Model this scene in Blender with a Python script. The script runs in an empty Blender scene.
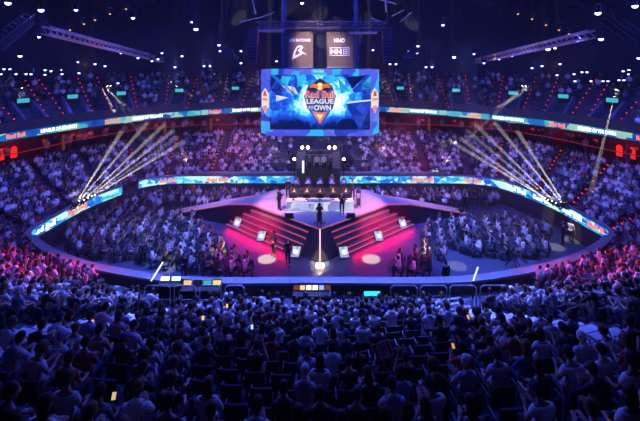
import bpy, math, random
import numpy as np
from mathutils import Vector, Matrix
random.seed(7); RNG = np.random.default_rng(7)
C = bpy.context.scene.collection
PI = math.pi
F, HZ, CX, CH = 382.0, 60.0, 320.0, 13.5      # focal length in px, horizon row, centre column, eye height

def at(px, py, z):                             # point of the photo on the level z
    D = F * (CH - z) / (py - HZ); return Vector(((px - CX) * D / F, D, z))
def far(px, py, D):                            # point of the photo at the distance D
    return Vector(((px - CX) * D / F, D, CH + (HZ - py) * D / F))

# ------------------------------------------------------------------ helpers
def tag(o, label=None, cat=None, group=None, kind=None):
    if label: o['label'] = label
    if cat: o['category'] = cat
    if group: o['group'] = group
    if kind: o['kind'] = kind
    return o
def empty(name, loc=(0, 0, 0), rz=0.0):
    o = bpy.data.objects.new(name, None); C.objects.link(o); o.empty_display_size = .2
    o.location = loc; o.rotation_euler = (0, 0, rz); return o
def link(name, me, parent=None, loc=None, rz=None):
    o = bpy.data.objects.new(name, me); C.objects.link(o)
    if parent is not None: o.parent = parent
    if loc is not None: o.location = loc
    if rz is not None: o.rotation_euler = (0, 0, rz)
    return o
def copy_tree(o, parent=None):
    c = o.copy(); C.objects.link(c)
    if parent is not None: c.parent = parent
    for ch in o.children: copy_tree(ch, c)
    return c

class MB:
    def __init__(s): s.v = []; s.f = []; s.m = []; s.k = 0
    def quad(s, a, b, c, d):
        n = len(s.v); s.v += [tuple(a), tuple(b), tuple(c), tuple(d)]; s.f.append((n, n+1, n+2, n+3)); s.m.append(s.k); return s
    def poly(s, pts):
        n = len(s.v); s.v += [tuple(p) for p in pts]; s.f.append(tuple(range(n, n+len(pts)))); s.m.append(s.k); return s
    def hexa(s, p):                            # 8 corners: bottom ring 0-3, top ring 4-7
        n = len(s.v); s.v += [tuple(q) for q in p]
        for f in ((3,2,1,0),(4,5,6,7),(0,1,5,4),(1,2,6,5),(2,3,7,6),(3,0,4,7)):
            s.f.append(tuple(n+i for i in f)); s.m.append(s.k)
        return s
    def box(s, c, d, M=None, taper=1.0):
        x, y, z = d[0]/2, d[1]/2, d[2]/2; c = Vector(c)
        P = [Vector(q) for q in ((-x,-y,-z),(x,-y,-z),(x,y,-z),(-x,y,-z),(-x*taper,-y*taper,z),(x*taper,-y*taper,z),(x*taper,y*taper,z),(-x*taper,y*taper,z))]
        if M is not None: P = [M @ q for q in P]
        return s.hexa([c + q for q in P])
    def prism(s, pts, off):                    # outline pushed along a vector
        n = len(s.v); k = len(pts); off = Vector(off)
        s.v += [tuple(p) for p in pts] + [tuple(Vector(p) + off) for p in pts]
        s.f.append(tuple(range(n+k-1, n-1, -1))); s.m.append(s.k)
        s.f.append(tuple(range(n+k, n+2*k))); s.m.append(s.k)
        for i in range(k):
            j = (i+1) % k; s.f.append((n+i, n+j, n+k+j, n+k+i)); s.m.append(s.k)
        return s
    def tube(s, a, b, r, r2=None, n=8, caps=True):
        a, b = Vector(a), Vector(b); r2 = r if r2 is None else r2
        d = (b-a).normalized(); q = d.to_track_quat('Z', 'Y'); o = len(s.v)
        for p, rr in ((a, r), (b, r2)):
            for i in range(n):
                t = 2*PI*i/n; s.v.append(tuple(p + q @ Vector((rr*math.cos(t), rr*math.sin(t), 0))))
        for i in range(n):
            j = (i+1) % n; s.f.append((o+i, o+j, o+n+j, o+n+i)); s.m.append(s.k)
        if caps:
            s.f.append(tuple(range(o+n-1, o-1, -1))); s.m.append(s.k); s.f.append(tuple(range(o+n, o+2*n))); s.m.append(s.k)
        return s
    def path(s, pts, r, n=6):
        for a, b in zip(pts, pts[1:]): s.tube(a, b, r, n=n)
        return s
    def sph(s, c, r, nu=10, nv=7, fn=None, v0=0.0, v1=1.0):
        c = Vector(c); r = r if hasattr(r, '__len__') else (r, r, r); o = len(s.v)
        for j in range(nv+1):
            ph = PI*(v0+(v1-v0)*j/nv)
            for i in range(nu):
                t = 2*PI*i/nu; p = Vector((r[0]*math.sin(ph)*math.cos(t), r[1]*math.sin(ph)*math.sin(t), r[2]*math.cos(ph)))
                if fn: p = fn(p)
                s.v.append(tuple(c+p))
        for j in range(nv):
            for i in range(nu):
                k = (i+1) % nu; s.f.append((o+j*nu+i, o+(j+1)*nu+i, o+(j+1)*nu+k, o+j*nu+k)); s.m.append(s.k)
        return s
    def xf(s, M, start=0):
        for i in range(start, len(s.v)): s.v[i] = tuple(M @ Vector(s.v[i]))
        return s
    def mesh(s, name, mats, smooth=False):
        me = bpy.data.meshes.new(name); me.from_pydata(s.v, [], s.f)
        for m in (mats if isinstance(mats, (list, tuple)) else [mats]): me.materials.append(m)
        if len(me.polygons) == len(s.m): me.polygons.foreach_set('material_index', s.m)
        if smooth: me.polygons.foreach_set('use_smooth', [True]*len(me.polygons))
        me.update(); return me
    def build(s, name, mats, parent=None, smooth=False, loc=None, rz=None):
        return link(name, s.mesh(name, mats, smooth), parent, loc, rz)

def text_mesh(txt, size, depth=.01, align='CENTER', shear=0, spacing=1.0, bold=0.0):
    cu = bpy.data.curves.new('t', 'FONT'); cu.body = txt; cu.size = size; cu.extrude = depth; cu.align_x = align
    cu.align_y = 'CENTER'; cu.shear = shear; cu.space_character = spacing; cu.offset = bold; cu.resolution_u = 3
    o = bpy.data.objects.new('t', cu); C.objects.link(o); dg = bpy.context.evaluated_depsgraph_get(); dg.update()
    me = bpy.data.meshes.new_from_object(o.evaluated_get(dg)); bpy.data.objects.remove(o); return me

# ------------------------------------------------------------------ materials
def mat(name, col, rough=.6, metal=0.0, noise=.15, scale=6.0, bump=0.0, spec=.4):
    m = bpy.data.materials.new(name); m.use_nodes = True; nt = m.node_tree; b = nt.nodes['Principled BSDF']
    b.inputs['Roughness'].default_value = rough; b.inputs['Metallic'].default_value = metal; b.inputs['Specular IOR Level'].default_value = spec
    tc = nt.nodes.new('ShaderNodeTexCoord'); nz = nt.nodes.new('ShaderNodeTexNoise'); nz.inputs['Scale'].default_value = scale; nz.inputs['Detail'].default_value = 3
    nt.links.new(tc.outputs['Object'], nz.inputs['Vector'])
    rp = nt.nodes.new('ShaderNodeValToRGB'); rp.color_ramp.elements[0].position = .3; rp.color_ramp.elements[1].position = .7
    rp.color_ramp.elements[0].color = tuple(c*(1-noise) for c in col)+(1,); rp.color_ramp.elements[1].color = tuple(min(1, c*(1+noise)) for c in col)+(1,)
    nt.links.new(nz.outputs['Fac'], rp.inputs['Fac']); nt.links.new(rp.outputs['Color'], b.inputs['Base Color'])
    if bump:
        bp = nt.nodes.new('ShaderNodeBump'); bp.inputs['Strength'].default_value = bump; nt.links.new(nz.outputs['Fac'], bp.inputs['Height']); nt.links.new(bp.outputs['Normal'], b.inputs['Normal'])
    return m
def emis(name, col, st, sample=False):
    m = bpy.data.materials.new(name); m.use_nodes = True; nt = m.node_tree; nt.nodes.remove(nt.nodes['Principled BSDF'])
    e = nt.nodes.new('ShaderNodeEmission'); e.inputs['Color'].default_value = tuple(col)+(1,); e.inputs['Strength'].default_value = st
    nt.links.new(e.outputs[0], nt.nodes['Material Output'].inputs['Surface'])
    if not sample: m.cycles.emission_sampling = 'NONE'
    return m
def obj_colour(name, rough=.85, noise=.12):   # takes the colour of the object it is on
    m = bpy.data.materials.new(name); m.use_nodes = True; nt = m.node_tree; b = nt.nodes['Principled BSDF']; b.inputs['Roughness'].default_value = rough
    oi = nt.nodes.new('ShaderNodeObjectInfo'); tc = nt.nodes.new('ShaderNodeTexCoord'); nz = nt.nodes.new('ShaderNodeTexNoise'); nz.inputs['Scale'].default_value = 14
    nt.links.new(tc.outputs['Object'], nz.inputs['Vector'])
    mr = nt.nodes.new('ShaderNodeMapRange'); mr.inputs['To Min'].default_value = 1-noise; mr.inputs['To Max'].default_value = 1+noise
    nt.links.new(nz.outputs['Fac'], mr.inputs['Value'])
    mx = nt.nodes.new('ShaderNodeVectorMath'); mx.operation = 'SCALE'; nt.links.new(oi.outputs['Color'], mx.inputs[0]); nt.links.new(mr.outputs[0], mx.inputs['Scale'])
    nt.links.new(mx.outputs[0], b.inputs['Base Color']); return m
def attr_colour(name, rough=.85):
    m = bpy.data.materials.new(name); m.use_nodes = True; nt = m.node_tree; b = nt.nodes['Principled BSDF']; b.inputs['Roughness'].default_value = rough
    a = nt.nodes.new('ShaderNodeAttribute'); a.attribute_name = 'col'; nt.links.new(a.outputs['Color'], b.inputs['Base Color']); return m
def led_pattern(name, scale, stops, st, sample=False, stretch=(1, 1, 1)):   # facets of colour shown on an LED wall
    m = bpy.data.materials.new(name); m.use_nodes = True; nt = m.node_tree; nt.nodes.remove(nt.nodes['Principled BSDF'])
    tc = nt.nodes.new('ShaderNodeTexCoord'); mp = nt.nodes.new('ShaderNodeMapping'); mp.inputs['Scale'].default_value = stretch
    nt.links.new(tc.outputs['Object'], mp.inputs['Vector'])
    nz = nt.nodes.new('ShaderNodeTexNoise'); nz.inputs['Scale'].default_value = scale*.6
    nt.links.new(mp.outputs[0], nz.inputs['Vector'])
    vo = nt.nodes.new('ShaderNodeTexVoronoi'); vo.inputs['Scale'].default_value = scale; vo.distance = 'MANHATTAN'
    nt.links.new(mp.outputs[0], vo.inputs['Vector'])
    sp = nt.nodes.new('ShaderNodeSeparateColor'); nt.links.new(vo.outputs['Color'], sp.inputs[0])
    ad = nt.nodes.new('ShaderNodeMath'); ad.operation = 'MULTIPLY_ADD'; nt.links.new(nz.outputs['Fac'], ad.inputs[0]); ad.inputs[1].default_value = .5; nt.links.new(sp.outputs[0], ad.inputs[2])
    rp = nt.nodes.new('ShaderNodeValToRGB'); e = rp.color_ramp.elements
    e[0].position, e[0].color = stops[0][0], stops[0][1]+(1,); e[1].position, e[1].color = stops[-1][0], stops[-1][1]+(1,)
    for p, c in stops[1:-1]: x = e.new(p); x.color = c+(1,)
    nt.links.new(ad.outputs[0], rp.inputs['Fac'])
    em = nt.nodes.new('ShaderNodeEmission'); em.inputs['Strength'].default_value = st
    nt.links.new(rp.outputs['Color'], em.inputs['Color']); nt.links.new(em.outputs[0], nt.nodes['Material Output'].inputs['Surface'])
    if not sample: m.cycles.emission_sampling = 'NONE'
    return m
def haze(name, density, aniso=.3):
    m = bpy.data.materials.new(name); m.use_nodes = True; nt = m.node_tree; nt.nodes.remove(nt.nodes['Principled BSDF'])
    v = nt.nodes.new('ShaderNodeVolumeScatter'); v.inputs['Density'].default_value = density; v.inputs['Anisotropy'].default_value = aniso
    nt.links.new(v.outputs[0], nt.nodes['Material Output'].inputs['Volume']); return m

M = dict(
    concrete=mat('concrete', (.085, .085, .11), .85, noise=.25, scale=3, bump=.1),
    step_edge=mat('pale_step_edge', (.62, .62, .66), .7),
    floor=mat('event_floor_vinyl', (.065, .08, .14), .5, noise=.12, scale=.6),
    black=mat('matt_black', (.012, .012, .015), .6), dark=mat('dark_grey', (.045, .045, .055), .6),
    maroon=mat('maroon_wall', (.16, .02, .025), .7), wall=mat('dark_wall', (.03, .03, .05), .8),
    pale=mat('pale_ledge', (.24, .24, .25), .6), seat=mat('seat_fabric', (.05, .055, .085), .8, scale=30, bump=.1),
    seatframe=mat('seat_plastic', (.09, .09, .12), .45), rail=mat('rail_metal', (.5, .5, .55), .4, .3),
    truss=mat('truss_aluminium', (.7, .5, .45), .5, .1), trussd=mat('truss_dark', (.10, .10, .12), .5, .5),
    stage=mat('stage_floor', (.5, .42, .46), .35, noise=.08, scale=1.2), fascia=mat('stage_black', (.02, .02, .025), .4), step=mat('step_black', (.13, .12, .13), .35),
    banner=mat('banner_cloth', (.13, .10, .075), .8), white=mat('white_print', (.85, .85, .85), .6), grey=mat('grey_metal', (.3, .3, .32), .5, .3),
    skin=None)
M['skin'] = obj_colour('skin', .55, .05); M['cloth'] = obj_colour('clothing', .9, .15); M['hair'] = obj_colour('hair', .7, .3)
M['crowd'] = attr_colour('crowd_clothes')

# ------------------------------------------------------------------ the bowl: rings in plan, index 0 far centre ... 13 near centre
A_ = [(0,37.6),(4,37.6),(10.6,37.6),(14.6,37.4),(17.0,36.2),(18.3,33.5),(19.1,31),(19.4,27.8),(19.3,25.2),(16.8,22.9),(13.3,21),(9,19.7),(5.8,19.3),(0,19.3)]
B_ = [(0,47.2),(4,47.2),(11.1,46.0),(16,44.9),(20.6,42.2),(23.4,38.3),(24.6,34.7),(25.4,30),(26.2,25),(24.5,18.8),(19.5,13.8),(14,9.5),(9.2,7),(0,3.6)]
C_ = [(0,46.8),(4,46.4),(10.3,44.0),(14.8,41.2),(18,38.5),(20.9,35),(22.7,31.6),(24,28),(24.8,24),(25.6,18),(26,14),(26,14),(26,14),(26,14)]
ZB_ = [4.6,4.6,4.6,4.6,4.55,4.5,4.5,4.7,5.1,5.9,6.7,7.4,7.8,8.0]
RD_ = [.60,.60,.60,.60,.60,.58,.56,.56,.60,.72,.77,.76,.78,.86]
Z0 = 1.6
def cr(L, u):
    n = len(L); i = min(int(u), n-2); t = u-i
    def g(k):
        if k < 0: k = -k; return np.array((-L[k][0], L[k][1])) if hasattr(L[0], '__len__') else L[k]
        if k >= n: k = 2*(n-1)-k; return np.array((-L[k][0], L[k][1])) if hasattr(L[0], '__len__') else L[k]
        return np.array(L[k], float) if hasattr(L[0], '__len__') else L[k]
    a, b, c, d = g(i-1), g(i), g(i+1), g(i+2)
    return .5*((2*b)+(c-a)*t+(2*a-5*b+4*c-d)*t*t+(3*b-a-3*c+d)*t**3)
def ring(L, s):
    p = cr(L, abs(s)); return Vector((math.copysign(1, s)*p[0], p[1], 0))
def geo(s):
    a, b = ring(A_, s), ring(B_, s); T = (b-a).length; return a, (b-a)/T, T, float(cr(ZB_, abs(s))), float(cr(RD_, abs(s)))
def zrow(s, g, k):                            # tread height; the near stand starts with a flat walkway
    T, zb, rd = g[2], g[3], g[4]; w = min(1, max(0, (abs(s)-9.3)/1.4)); w = w*w*(3-2*w); L = 1.8*w
    return Z0 + (zb-Z0)*max(0, k-L)/max(1, T/rd-L)
def rowz(s, k): return zrow(s, geo(s), k)
def spot(s, dist, z):
    a, n, T, zb, rd = geo(s); p = a + n*dist; return Vector((p.x, p.y, z))
S_ALL = [i/4 for i in range(-52, 53)]

def terraces(name, slist, nrows, k0=0):
    m = MB(); G = [geo(s) for s in slist]
    for k in range(nrows):
        for i in range(len(slist)-1):
            (a, n, T, zb, rd), (a2, n2, T2, zb2, rd2) = G[i], G[i+1]
            d0, d1 = min(k*rd, T), min((k+1)*rd, T); e0, e1 = min(k*rd2, T2), min((k+1)*rd2, T2)
            if d1-d0 < 1e-4 and e1-e0 < 1e-4: continue
            z, z2 = zrow(slist[i], G[i], min(k, T/rd)), zrow(slist[i+1], G[i+1], min(k, T2/rd2))
            zp, zp2 = (zrow(slist[i], G[i], min(k-1, T/rd)), zrow(slist[i+1], G[i+1], min(k-1, T2/rd2))) if k else (0, 0)
            P = lambda a, n, d, z: (a.x+n.x*d, a.y+n.y*d, z)
            m.quad(P(a, n, d0, z), P(a, n, d1, z), P(a2, n2, e1, z2), P(a2, n2, e0, z2))
            m.quad(P(a, n, d0, zp), P(a, n, d0, z), P(a2, n2, e0, z2), P(a2, n2, e0, zp2))
    o = m.build(name, M['concrete']); tag(o, kind='structure'); return o
terraces('floor_terraces', S_ALL, 24)

def strip(m, slist, fn0, fn1):                 # ruled band between two curves of s
    for s0, s1 in zip(slist, slist[1:]): m.quad(fn0(s0), fn0(s1), fn1(s1), fn1(s0))
    return m
def frange(a, b, st):
    n = max(1, round((b-a)/st)); return [a+(b-a)*i/n for i in range(n+1)]
def curved_box(m, slist, L, in0, in1, z0, z1):  # a band following ring L, between two offsets along the outward direction
    def p(s, o, z):
        q = ring(L, s)+geo(s)[1]*o; return (q.x, q.y, z)
    for s0, s1 in zip(slist, slist[1:]):
        m.hexa([p(s0, in0, z0), p(s0, in1, z0), p(s1, in1, z0), p(s1, in0, z0), p(s0, in0, z1), p(s0, in1, z1), p(s1, in1, z1), p(s1, in0, z1)])
    return m

# ground, outer shell
MB().box((0, 27, -.1), (90, 90, .2)).build('floor', M['floor'])['kind'] = 'structure'
MB().box((0, 27, 24.1), (90, 90, .2)).build('ceiling', M['black'])['kind'] = 'structure'
for nm, c, d in (('wall_back', (0, 66, 12), (84, .4, 24)), ('wall_left', (-42, 27, 12), (.4, 78, 24)), ('wall_right', (42, 27, 12), (.4, 78, 24)), ('wall_front', (0, -12, 12), (84, .4, 24))):
    MB().box(c, d).build(nm, M['wall'])['kind'] = 'structure'
# front wall of the lower tier
m = MB()
curved_box(m, frange(-4.08, 13, .2), A_, -.2, .0, 0, 2.15); curved_box(m, frange(-13, -4.62, .2), A_, -.2, 0, 0, 2.15)
m.build('wall_arena_perimeter', M['dark'])['kind'] = 'structure'
m = MB(); curved_box(m, frange(-4.08, 8.3, .2), A_, -.28, .06, 2.15, 2.25)
curved_box(m, frange(-8.3, -4.62, .2), A_, -.28, .06, 2.15, 2.25); m.build('trim_perimeter_cap', M['grey'])['kind'] = 'structure'
m = MB(); curved_box(m, frange(-2.4, 2.4, .2), A_, -.34, .1, 2.26, 2.5); m.build('trim_far_ledge', M['pale'])['kind'] = 'structure'
m = MB(); curved_box(m, frange(8.3, 13, .15), A_, -.5, .06, 2.15, 2.27); curved_box(m, frange(-13, -8.3, .15), A_, -.5, .06, 2.15, 2.27)
m.build('trim_near_ledge', M['pale'])['kind'] = 'structure'
# back wall with hospitality suites, soffit under the upper tier
m = MB(); curved_box(m, frange(-9.5, 9.5, .25), B_, 1.15, 1.4, 3.5, 8.0); m.build('wall_suites', M['maroon'])['kind'] = 'structure'
m = MB()
for s0, s1 in zip(frange(-9.5, 9.5, .25), frange(-9.5, 9.5, .25)[1:]):
    q = [ring(B_, s)+geo(s)[1]*o for s, o in ((s0, .02), (s0, 1.2), (s1, 1.2), (s1, .02))]; z0, z1 = geo(s0)[3]+.1, geo(s1)[3]+.1
    m.hexa([(p.x, p.y, 3.2) for p in q]+[(q[0].x, q[0].y, z0), (q[1].x, q[1].y, z0), (q[2].x, q[2].y, z1), (q[3].x, q[3].y, z1)])
m.build('floor_suites', M['dark'])['kind'] = 'structure'
m = MB()
for s0, s1 in zip(frange(-9.5, 9.5, .25), frange(-9.5, 9.5, .25)[1:]):
    c0, c1, b0, b1 = ring(C_, s0), ring(C_, s1), ring(B_, s0)+geo(s0)[1]*8.5, ring(B_, s1)+geo(s1)[1]*8.5
    b0, b1 = b0, b1
    m.hexa([(c0.x, c0.y, 7.35), (b0.x, b0.y, 7.35), (b1.x, b1.y, 7.35), (c1.x, c1.y, 7.35), (c0.x, c0.y, 8.0), (b0.x, b0.y, 8.0), (b1.x, b1.y, 8.0), (c1.x, c1.y, 8.0)])
m.build('ceiling_soffit', M['dark'])['kind'] = 'structure'
# concourse behind the near blocks
m = MB()
for s0, s1 in zip(frange(9.5, 16.5, .25), frange(9.5, 16.5, .25)[1:]):
    q = [s if s <= 13 else s-26 for s in (s0, s1)]
    a0, a1 = [ring(B_, s) for s in q]; n0, n1 = [geo(s)[1] for s in q]; z0, z1 = [geo(s)[3]+.25 for s in q]
    b0, b1 = a0+n0*3, a1+n1*3
    m.hexa([(a0.x,a0.y,0),(b0.x,b0.y,0),(b1.x,b1.y,0),(a1.x,a1.y,0),(a0.x,a0.y,z0),(b0.x,b0.y,z0),(b1.x,b1.y,z1),(a1.x,a1.y,z1)])
m.build('floor_concourse', M['concrete'])['kind'] = 'structure'

# upper tier
UR, UD, UZ, UH = 8, .85, 8.1, .42
m = MB()
US = frange(-9.5, 9.5, .25)
def up(s, d, z):
    q = ring(C_, s)+geo(s)[1]*(d+.3); return (q.x, q.y, z)
for k in range(UR):
    z = UZ+k*UH
    strip(m, US, lambda s: up(s, k*UD, z), lambda s: up(s, (k+1)*UD, z)); strip(m, US, lambda s: up(s, k*UD, z-UH if k else z-.2), lambda s: up(s, k*UD, z))
m.build('floor_upper_terraces', M['concrete'])['kind'] = 'structure'
m = MB(); strip(m, US, lambda s: up(s, UR*UD+.35, UZ), lambda s: up(s, UR*UD+.35, 23.9)); m.build('wall_upper_back', M['wall'])['kind'] = 'structure'
m = MB(); curved_box(m, US, C_, -.02, .2, 7.3, 8.75); m.build('wall_upper_fascia', M['dark'])['kind'] = 'structure'

# ------------------------------------------------------------------ ribbons
ribstops = [(.25, (.01, .06, .50)), (.5, (.015, .2, .75)), (.72, (.03, .48, .75)), (.9, (.10, .6, .75)), (.99, (.45, .8, .72))]
ribstops = [(min(1, p), c) for p, c in ribstops]
LEDR = led_pattern('ribbon_led', 1.7, ribstops, 1.3, stretch=(1, 1, 2)); LEDU = led_pattern('upper_ribbon_led', .8, ribstops, .75, stretch=(1, 1, 1.5))
def place_text(me, parent, s, L, off, z, name, m_, sx=1.0):
    me.materials.clear(); me.materials.append(m_)
    q = ring(L, s)+geo(s)[1]*off
    d = ring(L, s+.02)-ring(L, s-.02); n = Vector((d.y, -d.x, 0))
    if n.dot(geo(s)[1]) > 0: n = -n
    ang = math.atan2(n.x, -n.y)                # text faces n
    o = link(name, me, parent); o.location = (q.x, q.y, z); o.rotation_euler = (PI/2, 0, ang); o.scale = (sx, 1, 1); return o
ORANGE = emis('led_orange', (1, .13, .04), 2.2); WHITE = emis('led_white', (1, .95, .9), 2.0); YEL = emis('led_yellow', (1, .75, .15), 1.8)
def ribbon(name, sl, L, z0, z1, m_, label, off=-.25):
    mm = MB(); curved_box(mm, sl, L, off, off+.06, z0, z1); o = mm.build(name, m_); tag(o, label, 'screen', 'ribbon screens'); return o
rb = [ribbon('led_ribbon', frange(-4.08, 8.25, .15), A_, 1.45, 2.12, LEDR, 'long cyan and white LED ribbon around the far and right floor wall'),
      ribbon('led_ribbon', frange(-8.2, -4.65, .15), A_, 1.45, 2.12, LEDR, 'cyan LED ribbon on the curved floor wall, left of the dark floor doorway'),
      ribbon('led_ribbon', frange(-9.4, 9.4, .2), C_, 7.4, 7.95, LEDU, 'thin LED ribbon along the front edge of the upper tier', off=-.1)]
for s in (-6.6, -4.6, -2.3, 1.75, 3.4, 5.2, 7.0):
    place_text(text_mesh('Red Bull', .40, .005, bold=.02), rb[2], s, C_, -.16, 7.68, 'lettering', ORANGE, 1.0)
    place_text(text_mesh('LEAGUE OF ITS OWN', .38, .005, bold=.02), rb[2], s+{-6.6:.88,-4.6:.75,-2.3:.56,1.75:.52,3.4:.8,5.2:.85,7.0:.85}[s], C_, -.16, 7.68, 'lettering', WHITE, .8)
for s in (-7.4, -6.3, -3.1, -1.9, 1.9, 3.1, 4.6, 5.6, 6.6, 7.5):
    pr = rb[1] if s < -4.6 else rb[0]
    place_text(text_mesh('Red Bull', .5, .005, bold=.02), pr, s, A_, -.29, 1.8, 'lettering', ORANGE if int(s*10) % 2 else WHITE, 1.2)
# ------------------------------------------------------------------ aisles
AIS = [1, 2, 3.05, 4, 5.3, 6.5, 7.8, 9.2, 10.7, 12]
AISLES = sorted([-a for a in AIS] + AIS); AW = .38
def aisle_frame(s):
    a, n, T, zb, rd = geo(s); return a, n, T, zb, rd, Vector((-n.y, n.x, 0))
RED = emis('red_step_lamp', (1, .03, .03), 1.6); PALE = emis('pale_step_lamp', (.45, .4, 1), .5)
WARM = emis('warm_step_lamp', (1, .3, .22), 1.4)
for s in AISLES:
    a, n, T, zb, rd, tv = aisle_frame(s); K = int(T/rd+.001)
    near = abs(s) > 9; m = MB(); AW = 1.15 if abs(s) == 12 else .38
    for k in range(K+1):
        z = zrow(s, geo(s), k); rise = zrow(s, geo(s), k+1)-z
        for (d0, d1, zz) in ((k*rd, (k+.5)*rd, z+.02), ((k+.5)*rd, (k+1)*rd, z+rise/2)):
            if d1 > T+.2: continue
            P = lambda d, w, z: a+n*d+tv*w+Vector((0, 0, z))
            m.k = 0; m.hexa([P(d0, -AW, z-.02), P(d1, -AW, z-.02), P(d1, AW, z-.02), P(d0, AW, z-.02), P(d0, -AW, zz), P(d1, -AW, zz), P(d1, AW, zz), P(d0, AW, zz)])
            if near:
                m.k = 1; m.hexa([P(d0-.01, -AW, zz-.1), P(d0+.13, -AW, zz-.1), P(d0+.13, AW, zz-.1), P(d0-.01, AW, zz-.1), P(d0-.01, -AW, zz+.01), P(d0+.13, -AW, zz+.01), P(d0+.13, AW, zz+.01), P(d0-.01, AW, zz+.01)])
    st = m.build('aisle_stair', [M['concrete'], M['step_edge']]); tag(st, kind='structure')
    if abs(s) < 10:
        m = MB()
        for k in range(K+1):
            z = zrow(s, geo(s), k)
            for w in (AW,):
                m.box(a+n*(k*rd+.04)+tv*w+Vector((0, 0, z+.12)), (.085, .085, .085))
        o = m.build('step_lamp', RED if abs(s) > 2.5 else (WARM if abs(s) > 1.5 else PALE), st); tag(o, kind='stuff')

AW = .38
# ------------------------------------------------------------------ seats of the bowl: every place a person may sit
def arclen(k, s0, s1, frac=.60):
    out = []; prev = None; acc = 0; nst = int(abs(s1-s0)*80)
    for i in range(nst+1):
        s = s0+(s1-s0)*i/nst; a, n, T, zb, rd = geo(s); d = (k+frac)*rd
        if (k+1)*rd > T-.12: prev = None; continue
        p = Vector((a.x+n.x*d, a.y+n.y*d, zrow(s, (a, n, T, zb, rd), k)))
        if prev is not None: acc += (p-prev).length
        prev = p; out.append((acc, s, p, n, T)) if True else 0
    return out
def near_aisle(p, s):
    for q in AISLES:
        if abs(q-s) < 1.2:
            a, n, T, zb, rd, tv = aisle_frame(q)
            if abs((Vector((p.x, p.y, 0))-a).dot(tv)) < (1.15 if abs(q) == 12 else AW)+(.27 if abs(q) > 9 else .08): return True
    return False
PLACES = []
for k in range(24):
    for half in (-1, 1):
     nxt = .30 if k % 2 else (0 if half < 0 else .60)
     for acc, s, p, n, T in arclen(k, half*12.9999, half*.0001):
        pit = .60 if abs(s) > 10.9 else (.50 if abs(s) > 9.2 else .385)
        if k < 2 and abs(s) > 10.6: continue
        if acc >= nxt:
            nxt = acc+pit
            if not near_aisle(p, s): PLACES.append((p, s, k, math.atan2(n.x, -n.y)))   # yaw so that local +y looks inwards
def proj(p): return (CX+p.x*F/p.y, HZ+(CH-p.z)*F/p.y)
def onscreen(p, mar=14):
    if p.y < 1.5: return False
    x, y = proj(p); return -mar < x < 640+mar and y < 421+26
PLACES = [q for q in PLACES if onscreen(q[0]+Vector((0, 0, 1.0)), 16 if q[0].y > 12 else 30)]
PLACES.sort(key=lambda q: (q[0].y**2+q[0].x**2+(CH-q[0].z)**2))

# ------------------------------------------------------------------ low figures for the crowd that is too far away to tell apart
def low_person(arm=0, standing=False):
    V = []; Fc = []; part = []
    def add(mb, pid):
        o = len(V); V.extend(mb.v); Fc.extend([tuple(o+i for i in f) for f in mb.f]); part.extend([pid]*len(mb.v))
    dz = .42 if standing else 0
    b = MB(); b.hexa([(-.16,-.12,.45+dz),(.16,-.12,.45+dz),(.16,.1,.45+dz),(-.16,.1,.45+dz),(-.2,-.13,.98+dz),(.2,-.13,.98+dz),(.18,.07,.98+dz),(-.18,.07,.98+dz)])
    b.hexa([(-.2,-.13,.98+dz),(.2,-.13,.98+dz),(.18,.07,.98+dz),(-.18,.07,.98+dz),(-.07,-.09,1.07+dz),(.07,-.09,1.07+dz),(.07,.04,1.07+dz),(-.07,.04,1.07+dz)]); add(b, 2)
    for sx in (-1, 1):
        el = (sx*.25, .02, .72+dz); 
        b = MB(); b.tube((sx*.2,-.03,.98+dz), el, .06, .05, n=5, caps=False); add(b, 2)
        wr = [(sx*.1, .27, .66+dz), (sx*.12, .2, 1.1+dz), (sx*.05, .2, .8+dz)][arm]
        b = MB(); b.tube(el, wr, .045, .04, n=5); add(b, 0 if arm != 2 else 2)
        b = MB()
        if standing: b.tube((sx*.09,0,.9), (sx*.1,0,.03), .09, .06, n=5)
        else: b.tube((sx*.09,0,.52), (sx*.12,.40,.52), .09, .07, n=5, caps=False); b.tube((sx*.12,.40,.52), (sx*.12,.40,.05), .065, .05, n=5)
        add(b, 3)
    b = MB(); b.sph((0,.02,1.2+dz), (.085,.1,.125), 7, 5); add(b, 0)
    b = MB(); b.sph((0,-.01,1.225+dz), (.1,.11,.125), 7, 3, v1=.55); add(b, 1)
    return np.array(V), Fc, np.array(part)
LOW = [low_person(0), low_person(1), low_person(2)]; LOWS = [low_person(0, True), low_person(2, True)]
SHIRTS = np.array([(.8,.78,.8),(.9,.88,.88),(.62,.63,.7),(.5,.5,.56),(.03,.03,.035),(.04,.04,.05),(.06,.07,.1),(.1,.1,.12),(.2,.22,.3),(.08,.1,.25),(.35,.36,.42),(.4,.07,.06),(.25,.3,.45),(.55,.45,.35),(.15,.25,.2),(.5,.3,.35)])
SHP = np.array([15,17,8,4,14,13,8,7,4,4,3,3,3,1,1,2], float); SHP /= SHP.sum()
SKINS = np.array([(.62,.40,.30),(.55,.34,.25),(.7,.48,.38),(.3,.17,.11),(.42,.26,.18)])
HAIRS = np.array([(.02,.015,.012),(.03,.02,.015),(.07,.04,.02),(.2,.12,.05),(.015,.015,.02)])
PANTS = np.array([(.03,.035,.06),(.02,.02,.022),(.05,.06,.12),(.15,.14,.12)])
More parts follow.
